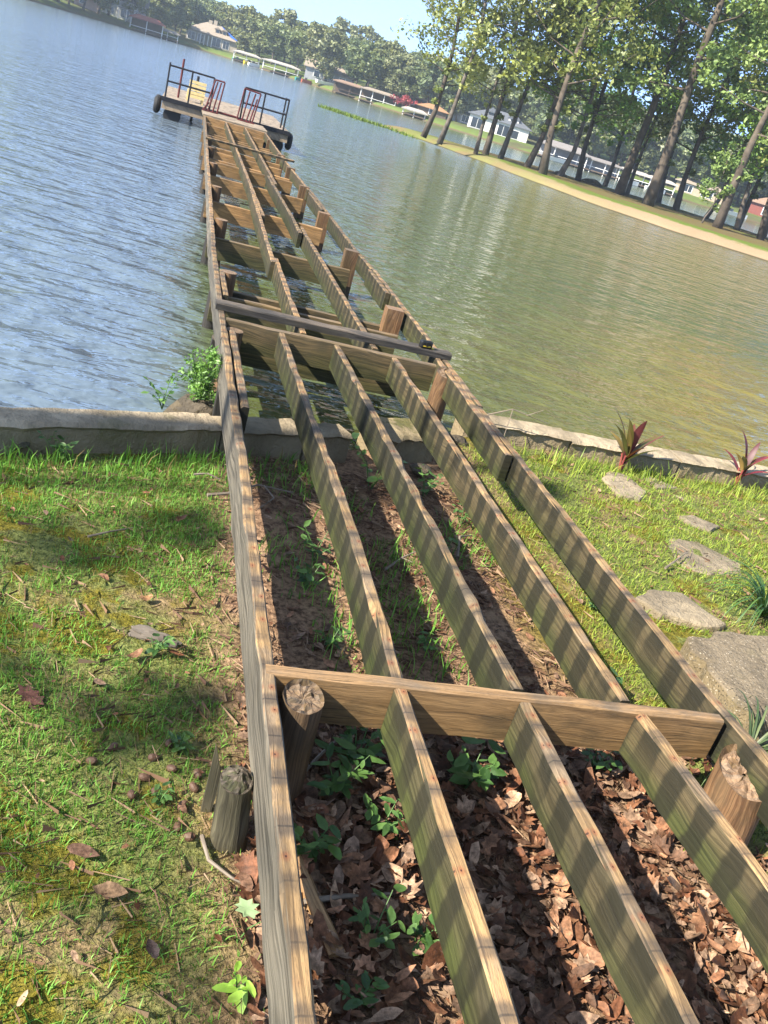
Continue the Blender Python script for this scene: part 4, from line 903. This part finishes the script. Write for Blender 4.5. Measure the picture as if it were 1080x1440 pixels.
blades('tall_grass', 'sparse grass tufts under the dock frame near the lake wall', [p for p in scatter(5000, .45, 1.9, 2.2, 4.3, lambda x, y: max(0, fbm(x, y, 2.2) * 2.2 - .1 + (y - 3.4) * .35), r)], .03, .11, .0026, GR, 5, .9)
def far_keep(x, y): return .5 if (x < -1.2 or x > 5.5 or y < .7) and not (.4 < x < 2.2) else 0
blades('grass', 'grass of the lawn beyond the sides of the picture', scatter(26000, -6, 10, -3, 5.6, far_keep, r), .03, .08, .006, GR, 6, 1.0)

LEAF_OUT = [(0, -.5), (.12, -.34), (.30, -.30), (.20, -.12), (.42, .0), (.24, .12), (.30, .30), (.12, .30), (0, .52), (-.12, .30), (-.32, .27), (-.22, .10), (-.40, -.02), (-.2, -.14), (-.28, -.32), (-.1, -.33)]
OVAL_OUT = [(0, -.5), (.13, -.38), (.22, -.15), (.22, .1), (.14, .33), (0, .52), (-.14, .33), (-.22, .1), (-.22, -.15), (-.13, -.38)]
def leaf_mesh(items, out, seed, curl=.5, jag=.06):
    """items: (x, y, z, size, yaw, tilt, colour); returns V, F(tri), colours"""
    r = np.random.default_rng(seed); O = np.array(out); n = len(O); V, F, Cc = [], [], []
    for x, y, z, s, yaw, tilt, col in items:
        base = len(V); cu = curl * r.normal(.5, .5); cv = curl * r.normal(.2, .5); ty = tilt * r.normal(); tx = tilt * r.normal(); cs, sn = math.cos(yaw), math.sin(yaw); cw = curl * r.normal(0, .25)
        o2 = O * (1 + r.normal(0, jag, O.shape)) * (1 + .16 * np.clip(r.normal(0, 1, 2), -1.5, 1.5) * min(1, jag * 8))
        P = np.concatenate([[(0, 0)], o2 * .52, o2]); U_, W_ = P[:, 0], P[:, 1]; W_ = W_ + cw * U_ * U_
        Z = cu * (np.abs(U_) ** 1.6) * 1.5 + cv * W_ * W_ * 1.1 + cw * U_ * W_ * 1.5 + .02 * r.normal(size=len(P)) + tx * U_ + ty * W_
        V += list(zip(x + (U_ * cs - W_ * sn) * s, y + (U_ * sn + W_ * cs) * s, z + Z * s))
        sh = .8 + .4 * r.random(); Cc += [tuple(np.array(col) * sh * q) for q in np.r_[.85, np.full(n, 1.), 1.08 + .1 * r.normal(size=n)]]
        for k in range(n):
            m = (k + 1) % n; a, b, c, d = base + 1 + k, base + 1 + m, base + 1 + n + k, base + 1 + n + m
            F += [(base, a, b), (a, c, d), (a, d, b)]
    return V, F, Cc
BR = [(.22, .095, .05), (.32, .155, .085), (.13, .055, .028), (.42, .225, .13), (.36, .24, .165), (.55, .37, .25), (.20, .115, .075)]
r = np.random.default_rng(8); it = []
it2 = []
for k in range(6000):
    x = .42 + 1.75 * r.random(); y = .55 + 1.75 * r.random() ** .9
    d = 1.15 - max(0, (y - 1.95)) * 2.2 - max(0, .62 - x) * 3.2 + .5 * fbm(x, y, 2.5)
    if r.random() > d or (x > 1.86 and 1.75 < y < 2.1): continue
    hi = r.random(); (it if k % 4 < 1 else it2).append((x, y, gz(x, y) + .004 + .04 * hi, .02 + .06 * r.random() ** 1.5, r.random() * 6.3, .42, BR[r.integers(len(BR))]))
V, F, c = leaf_mesh(it, LEAF_OUT, 1, .6, .07); v2, f2, c2 = leaf_mesh(it2, OVAL_OUT, 7, .85, .12); F += [tuple(a + len(V) for a in q) for q in f2]; V += v2; c += c2
tag(fast_mesh('leaf_litter', V, F, M['litter'], None, c), 'deep brown oak leaf litter on the ground under the near dock joists', 'leaf litter', None, 'stuff')
it = []
for k in range(1000):
    x = .45 + 1.5 * r.random(); y = 2.0 + 2.2 * r.random()
    if r.random() < .75 - (y - 2) * .22: it.append((x, y, gz(x, y) + .004 + .01 * r.random(), .018 + .045 * r.random() ** 2, r.random() * 6.3, .25, BR[r.integers(len(BR))]))
for k in range(120):
    x = -.7 + 1.15 * r.random(); y = .9 + 2.9 * r.random(); it.append((x, y, gz(x, y) + .012 + .01 * r.random(), .014 + .022 * r.random(), r.random() * 6.3, .3, BR[r.integers(len(BR))]))
for k in range(120):
    x = 2. + 2.6 * r.random(); y = 2.9 + 2.1 * r.random(); it.append((x, y, gz(x, y) + .015, .015 + .03 * r.random(), r.random() * 6.3, .3, BR[r.integers(len(BR))]))
V, F, c = leaf_mesh(it, OVAL_OUT, 2, .6); tag(fast_mesh('leaf_crumbs', V, F, M['litter'], None, c), 'scattered small dead leaf scraps on the soil and lawn', 'leaf litter', None, 'stuff')
V, F, c = [], [], []
for k in range(11000):
    u_ = r.random()
    if u_ < .80: x, y = .45 + 1.45 * r.random(), .8 + 3.4 * r.random()
    elif u_ < .92: x, y = -.7 + 1.2 * r.random(), .8 + 3. * r.random()
    else: x, y = 2.0 + 2.4 * r.random(), 3.0 + 1.9 * r.random()
    if fbm(x, y, 1.7) < -.25: continue
    L = .015 + .032 * r.random(); th = r.random() * 6.3; z = gz(x, y) + .004 + .014 * r.random(); dx, dy = math.cos(th) * L, math.sin(th) * L; q = .0007; i = len(V)
    V += [(x - dx, y - dy, z), (x + dx, y + dy, z + .008 * r.normal()), (x + dx - dy / L * q * 2, y + dy + dx / L * q * 2, z + .001), (x - dx - dy / L * q * 2, y - dy + dx / L * q * 2, z + .001)]
    F.append((i, i + 1, i + 2, i + 3)); c += [tuple(np.array(((.17, .10, .06), (.24, .16, .10), (.11, .06, .04))[r.integers(3)]))] * 4
tag(fast_mesh('pine_needles', V, F, M['needle'], None, c), 'brown fallen pine needles strewn over soil and lawn', 'pine needles', None, 'stuff')

# ---------------------------------------------------------------- single small things on the ground
def single_leaf(x, y, s, yaw, col, label, out=LEAF_OUT, cat='leaf', name='fallen_leaf', z=.02, curl=.5, tilt=.12, mat='litter', group=None):
    V, F, c = leaf_mesh([(0, 0, 0, s, yaw, tilt, col)], out, int(abs(x * 991 + y * 377) * 10) % 9999, curl)
    o = fast_mesh(name, V, F, M[mat], None, c); o.location = (x, y, gz(x, y) + z); tag(o, label, cat, group); return o
single_leaf(-.15, 2.12, .095, .9, (.20, .095, .075), 'broad reddish-brown leaf at the left edge of the lawn', curl=.2)
single_leaf(.12, 1.47, .085, 1.5, (.42, .28, .17), 'curled pale tan leaf on the moss in the lower left lawn', OVAL_OUT, curl=1.1)
single_leaf(.05, 1.58, .085, 1.4, (.20, .12, .085), 'long rolled brown leaf on the lawn left of the rotten stump', OVAL_OUT, curl=1.2)
single_leaf(.22, 1.33, .05, .4, (.13, .095, .09), 'dull purplish leaf beside the left stringer near the bottom of the picture', OVAL_OUT)
for k, (x, y, l) in enumerate(((-.16, 2.87, 'brown leaf curl left of the mossy patch'), (-.01, 2.80, 'tan leaf curl above the mossy patch'), (.14, 2.70, 'upright pale tan leaf above the mossy patch'), (.04, 2.39, 'light grey-brown leaf at the lower edge of the mossy patch'),
     (.03, 2.21, 'orange-tan leaf on the lawn right of the broad reddish leaf'), (.25, 3.32, 'dry tan leaf on the lawn near the left stringer below the lake wall'), (-.26, 3.21, 'reddish leaf at the upper left of the lawn'), (.25, 2.39, 'long brown leaf strip beside the bark chunk'), (.12, 2.35, 'small brown leaf below the bark chunk'), (.28, 1.74, 'rust-coloured leaf near the rotten stump'))):
    single_leaf(x, y, .04 + .012 * (k % 3), k * 1.1, BR[(k * 3) % 7] if k != 2 else (.45, .26, .13), l, OVAL_OUT, curl=.9)
NUTS = [(.18, 1.85), (.24, 1.99), (.25, 1.89), (.09, 1.96), (.32, 1.88), (.20, 1.93), (.27, 1.69), (.04, 1.90), (.28, 1.76), (.31, 1.83), (.21, 1.80), (.15, 1.78), (.30, 1.66)]
M['nut'] = flat('nut_husk', (.11, .06, .036), .6, 0, .6, 60., (.05, .027, .016)); nut0 = None
for k, (x, y) in enumerate(NUTS):
    if nut0 is None: nut0 = lump('nut', (0, 0, 0), (.017, .012, .011), M['nut'], None, 3, .12, 2); o = nut0; tag(o, 'brown fallen nut on the lawn left of the rotten stump', 'nut', 'nuts fallen on the lawn')
    else: o = nut0.copy(); C.objects.link(o)
    o.location = (x, y, gz(x, y) + .008); o.rotation_euler = (.3 * (k % 3), .2, k * 1.3)
o = lump('bark_chunk', (.175, 2.485, .115), (.085, .028, .02), M['bark_grey'], None, 12, .5, 3, yaw=-.3); tag(o, 'reddish-grey chunk of rotten bark on the mossy patch', 'bark')
cone = lump('pine_cone', (-.46, 3.75, .13), (.05, .035, .03), M['rock'], None, 4, .6, 3); tag(cone, 'dark pine cone on the grass by the left lake wall', 'pine cone')
M['twig'] = flat('twig_bark', (.20, .165, .13), .9, 0, .6, 20., (.09, .07, .05))
def twig(pts, r0, label, fork=(), name='twig'):
    b = MB(); P = [(x, y, gz(x, y) + .012 + dz) for x, y, dz in pts]; b.tube(P, [r0 * (1 - .6 * k / (len(P) - 1)) for k in range(len(P))], 6)
    for f in fork: b.tube([(x, y, gz(x, y) + .012 + dz) for x, y, dz in f], [r0 * .55, r0 * .3][:len(f)] if len(f) == 2 else [r0 * .55, r0 * .45, r0 * .25], 5)
    tag(b.build(name, M['twig']), label, 'twig')
twig([(-.09, 3.08, 0), (-.02, 3.13, .01), (.07, 3.21, 0)], .005, 'thin grey twig on the lawn in the middle of the left grass')
twig([(.30, 3.74, .02), (.36, 3.75, .03), (.42, 3.73, .02)], .006, 'pale twig beside the left stringer below the lake wall')
twig([(.36, 3.56, .01), (.45, 3.60, .02), (.59, 3.71, .04), (.76, 3.73, .02)], .008, 'whitish forked branch lying under the frame right of the left stringer', [[(.62, 3.715, .04), (.66, 3.62, .03), (.58, 3.51, .01)]])
twig([(1.11, 3.16, .01), (1.2, 3.26, .02), (1.30, 3.34, .03)], .006, 'pale stick between the middle joists', [[(1.2, 3.26, .02), (1.24, 3.22, .03)]])
twig([(1.72, 3.70, .0), (1.74, 3.55, .02), (1.79, 3.40, .01)], .014, 'tan stick under the frame beside the fourth joist')
twig([(1.50, 3.38, .0), (1.53, 3.5, .05), (1.62, 3.58, .03)], .008, 'bent bleached stick between the third and fourth joists')
twig([(.57, 1.46, .02), (.66, 1.47, .03), (.80, 1.49, .02)], .009, 'dark stick on the leaf litter right of the left stringer')
twig([(.33, 1.66, .0), (.345, 1.58, .01), (.40, 1.53, .01), (.47, 1.50, .0)], .006, 'curved dark twig at the foot of the rotten stump')
twig([(2.72, 3.60, .01), (2.84, 3.70, .03), (2.97, 3.82, .02)], .007, 'pale stick on the right lawn beside the wide cracked stone')
twig([(2.10, 5.05, .16), (2.25, 5.02, .24), (2.5, 5.0, .20)], .006, 'bare dry branch leaning on the right lake wall', [[(2.25, 5.02, .24), (2.2, 4.9, .05)], [(2.35, 5.01, .22), (2.42, 4.95, .3)]], name='dry_branch')
twig([(.62, 1.9, .02), (.7, 1.99, .05), (.79, 2.06, .04)], .006, 'grey stick beside the left pile under the near cross beam')

M['weed'] = M['leaf']
def weed(x, y, h, n, ls, label, seed, cols=((.028, .075, .018), (.10, .19, .045)), spread=.7, z=None, cat='weed', name='weed_sprig', per=6, out=OVAL_OUT):
    r = np.random.default_rng(seed); zb = gz(x, y) if z is None else z; root = empty(name, (x, y, zb), 0, label, cat, 'low green weeds under and beside the dock'); b = MB(); V, F, Cc = [], [], []
    for k in range(n):
        th = k * 2.4 + r.normal(0, .4); q = spread * (.3 + .7 * r.random()); hh = h * (.55 + .5 * r.random())
        p = [(0, 0, -.01), (math.cos(th) * q * h * .35, math.sin(th) * q * h * .35, hh * .55), (math.cos(th) * q * h, math.sin(th) * q * h, hh)]
        b.tube(p, [.0025, .002, .001], 4, False)
        for j in range(per):
            t = .35 + .65 * j / max(1, per - 1); c = np.array(p[1]) * max(0, 1 - abs(t - .5) * 2) + np.array(p[2]) * max(0, t * 2 - 1) if t >= .5 else np.array(p[1]) * t * 2
            ya = th + (1.2 if j % 2 else -1.2) + r.normal(0, .4) - PI / 2; s = ls * (.4 + .65 * r.random()); m_ = r.random()
            off = np.array([math.cos(ya + PI / 2), math.sin(ya + PI / 2), .12]) * s * .5
            v, f, c_ = leaf_mesh([(*(c + off), s, ya, .22, tuple(np.array(cols[0]) * (1 - m_) + np.array(cols[1]) * m_))], out, int(r.integers(99999)), .5)
            F += [tuple(a + len(V) for a in t_) for t_ in f]; V += v; Cc += c_
    b.build('stem', M['weed_stem'], root); fast_mesh('leaves', V, F, M['leaf'], root, Cc); return root
M['weed_stem'] = flat('weed_stem', (.06, .13, .03), .6)
WD = [(.80, 3.17, .13, 5, .055, 'broad-leaved weed between the left stringer and the first joist'), (.74, 2.93, .12, 5, .055, 'weed just nearer than the broad-leaved one beside the first joist'), (.78, 2.55, .08, 4, .05, 'low weed between stringer and first joist above the near cross beam'),
      (1.20, 4.02, .26, 6, .075, 'tall leafy weed below the lake wall left of the second joist'), (1.50, 4.05, .16, 5, .06, 'weed in front of the mossy concrete block'), (1.62, 3.75, .12, 4, .045, 'small yellow-green weed near the third joist and the lake wall'),
      (.79, 1.98, .16, 7, .07, 'clump of leafy weeds just beyond the first joist under the near cross beam'), (.70, 1.84, .13, 6, .06, 'leafy weeds between the left pile and the first joist'), (.82, 1.72, .10, 5, .045, 'pale-tipped weed beside the first joist below the near cross beam'),
      (1.13, 1.92, .13, 6, .075, 'long-leaved dark weed between the first and second joists under the cross beam'), (1.60, 2.02, .10, 5, .05, 'small weed on the leaves between second and third joists'), (.60, 1.62, .12, 5, .06, 'dark weed at the foot of the left pile'),
      (.72, 1.36, .12, 5, .05, 'light green weed sprig in the leaf litter right of the offcut'), (.84, 1.37, .06, 3, .06, 'round dark leaf weed beside the first joist near the bottom'), (.66, 1.20, .08, 4, .045, 'weed at the bottom of the picture between stringer and first joist'),
      (1.44, 3.40, .08, 4, .04, 'small weed between the second and third joists in mid frame'), (1.16, 2.62, .07, 4, .045, 'weed on bare soil right of the first joist'), (1.80, 2.45, .12, 5, .055, 'weed in the dark hollow beside the right stringer'), (.50, 2.42, .06, 4, .035, 'grassy weed by the left stringer above the near cross beam'),
      (.13, 4.33, .15, 5, .055, 'bright little weed growing on top of the left lake wall'), (.27, 1.98, .05, 4, .035, 'clover-like weed on the lawn by the nuts'), (.22, 1.76, .05, 4, .03, 'tiny weed on the lawn left of the rotten stump'), (.18, 2.40, .06, 4, .04, 'low green weed on the lawn below the bark chunk'), (-.28, 3.72, .12, 6, .05, 'leafy weed against the left lake wall at the left edge'), (2.10, 3.12, .06, 4, .035, 'yellow-green weed between the right stringer and the thick pale stone')]
for k, (x, y, h, n, ls, l) in enumerate(WD): weed(x, y, h, n, ls, l, 200 + k, z=.20 if 'on top of' in l else None, per=5)
weed(.41, 1.37, .10, 1, .001, 'pale green lobed leaf held up on a stem beside the left stringer', 300, per=1).name = 'seedling'
o = [q for q in C.objects if q.name == 'seedling'][0]; V, F, c = leaf_mesh([(0, 0, .10, .075, .3, .12, (.30, .42, .22))], LEAF_OUT, 6, .15); fast_mesh('big_leaf', V, F, M['leaf'], o, c); o['category'] = 'seedling'
weed(.40, 1.235, .05, 3, .055, 'lime green seedling in the sun beside the left stringer at the bottom', 301, ((.20, .36, .04), (.3, .48, .07)), per=3)

# strap-leaved plants
def strap_plant(x, y, z, n, L, wdt, cols, label, cat, seed, arch=.5, up=1., name='strap_plant', stalk=0.):
    r = np.random.default_rng(seed); root = empty(name, (x, y, z), 0, label, cat)
    for k in range(n):
        th = k * 2.4 + r.normal(0, .3); Lk = L * (.65 + .5 * r.random()); el = up * (.55 + .5 * r.random()); V, F, c = [], [], []; m_ = r.random(); seg = 9
        px, pz = 0., stalk * (.4 + .6 * r.random()); e = el * PI / 2; tw = r.normal(0, .25); col = np.array(cols[k % len(cols)])
        for s in range(seg + 1):
            t = s / seg; w_ = wdt * (math.sin(PI * min(1, .12 + .88 * t)) ** .8 + .04) if wdt > .012 else wdt * (1 - t ** 2 * .85)
            cx, cy = math.cos(th) * px, math.sin(th) * px; nx, ny = -math.sin(th + tw * t), math.cos(th + tw * t)
            V += [(cx - nx * w_, cy - ny * w_, pz + w_ * .35), (cx, cy, pz), (cx + nx * w_, cy + ny * w_, pz + w_ * .35)]
            q = col * (.7 + .6 * t * m_); c += [tuple(q * .85), tuple(q * 1.15), tuple(q * .85)]
            if s: i = len(V) - 6; F += [(i, i + 1, i + 4, i + 3), (i + 1, i + 2, i + 5, i + 4)]
            px += math.cos(e) * Lk / seg; pz += math.sin(e) * Lk / seg; e -= arch * (.5 + t) * 2 / seg
        fast_mesh('leaf', V, F, M['leaf'], root, c, smooth=True)
    if stalk:
        b = MB(); [b.tube([(0, 0, -.02), (.03 * math.cos(q), .03 * math.sin(q), stalk)], [.009, .006], 7) for q in (0, 2.2, 4.1)]; b.build('stalk', M['red_stalk'], root)
    return root
M['red_stalk'] = flat('red_stalk', (.22, .05, .045), .5)
CR = [(.11, .095, .025), (.15, .11, .03), (.13, .03, .035), (.075, .025, .025), (.11, .12, .03), (.17, .06, .04)]
strap_plant(3.12, 5.0, .10, 13, .31, .027, CR, 'larger red and olive broad strap-leaved plant in front of the right lake wall', 'plant', 5, .35, .95, stalk=.12, name='red_leaved_plant')
strap_plant(4.15, 5.17, .10, 9, .29, .022, [(.20, .025, .04), (.15, .03, .04), (.14, .13, .05), (.10, .02, .03), (.45, .30, .09)], 'smaller red-leaved plant with one yellowed leaf at the right edge by the lake wall', 'plant', 8, .4, .9, stalk=.13, name='red_leaved_plant')
strap_plant(3.13, 3.3, .08, 80, .44, .006, [(.05, .12, .03), (.09, .18, .04), (.035, .09, .03)], 'dark green grassy border clump at the right edge above the slab', 'plant', 11, 1.3, .85, name='border_grass')
strap_plant(2.26, 2.13, .14, 60, .34, .005, [(.10, .15, .06), (.15, .19, .08), (.06, .10, .04)], 'grey-green grassy clump hanging over the right stringer by the slab', 'plant', 12, 1.3, .75, name='border_grass')
# shrub on the boulder by the left pile
sb = empty('shrub', (.335, 4.76, .11), 0, 'bushy light green shrub growing from the boulder beside the left dock pile', 'shrub'); r = np.random.default_rng(14); sb.scale = (.72, .72, .88)
b = MB(); [b.tube([(0, 0, -.03), (.05 * math.cos(q), .05 * math.sin(q), .14), (.13 * math.cos(q), .11 * math.sin(q), .30)], [.006, .004, .002], 5, False) for q in np.arange(0, 6, .7)]; b.build('stem', M['weed_stem'], sb)
cen = np.c_[r.normal(0, .075, 46), r.normal(0, .07, 46), .05 + .30 * r.random(46)]
V, F, c = leaf_cloud(cen, [.05] * 46, 34, .016, ((.05, .13, .02), (.17, .32, .06)), r, 1., .4, .38); fast_mesh('foliage', V, F, M['leaf'], sb, c)

# ---------------------------------------------------------------- summer haze over the lake
b = MB(); b.box(-260, 300, -70, 420, -1.5, 46); hz_ = NT('lake_haze'); hz_.t.nodes.remove(hz_.b)
pv = hz_.n('VolumePrincipled'); pv.inputs['Color'].default_value = (.74, .87, 1, 1); pv.inputs['Density'].default_value = .0006; pv.inputs['Anisotropy'].default_value = .2
hz_.t.links.new(pv.outputs[0], hz_.t.nodes['Material Output'].inputs['Volume'])
tag(b.build('haze', hz_.m), 'thin pale summer haze over the lake', 'haze', None, 'stuff')
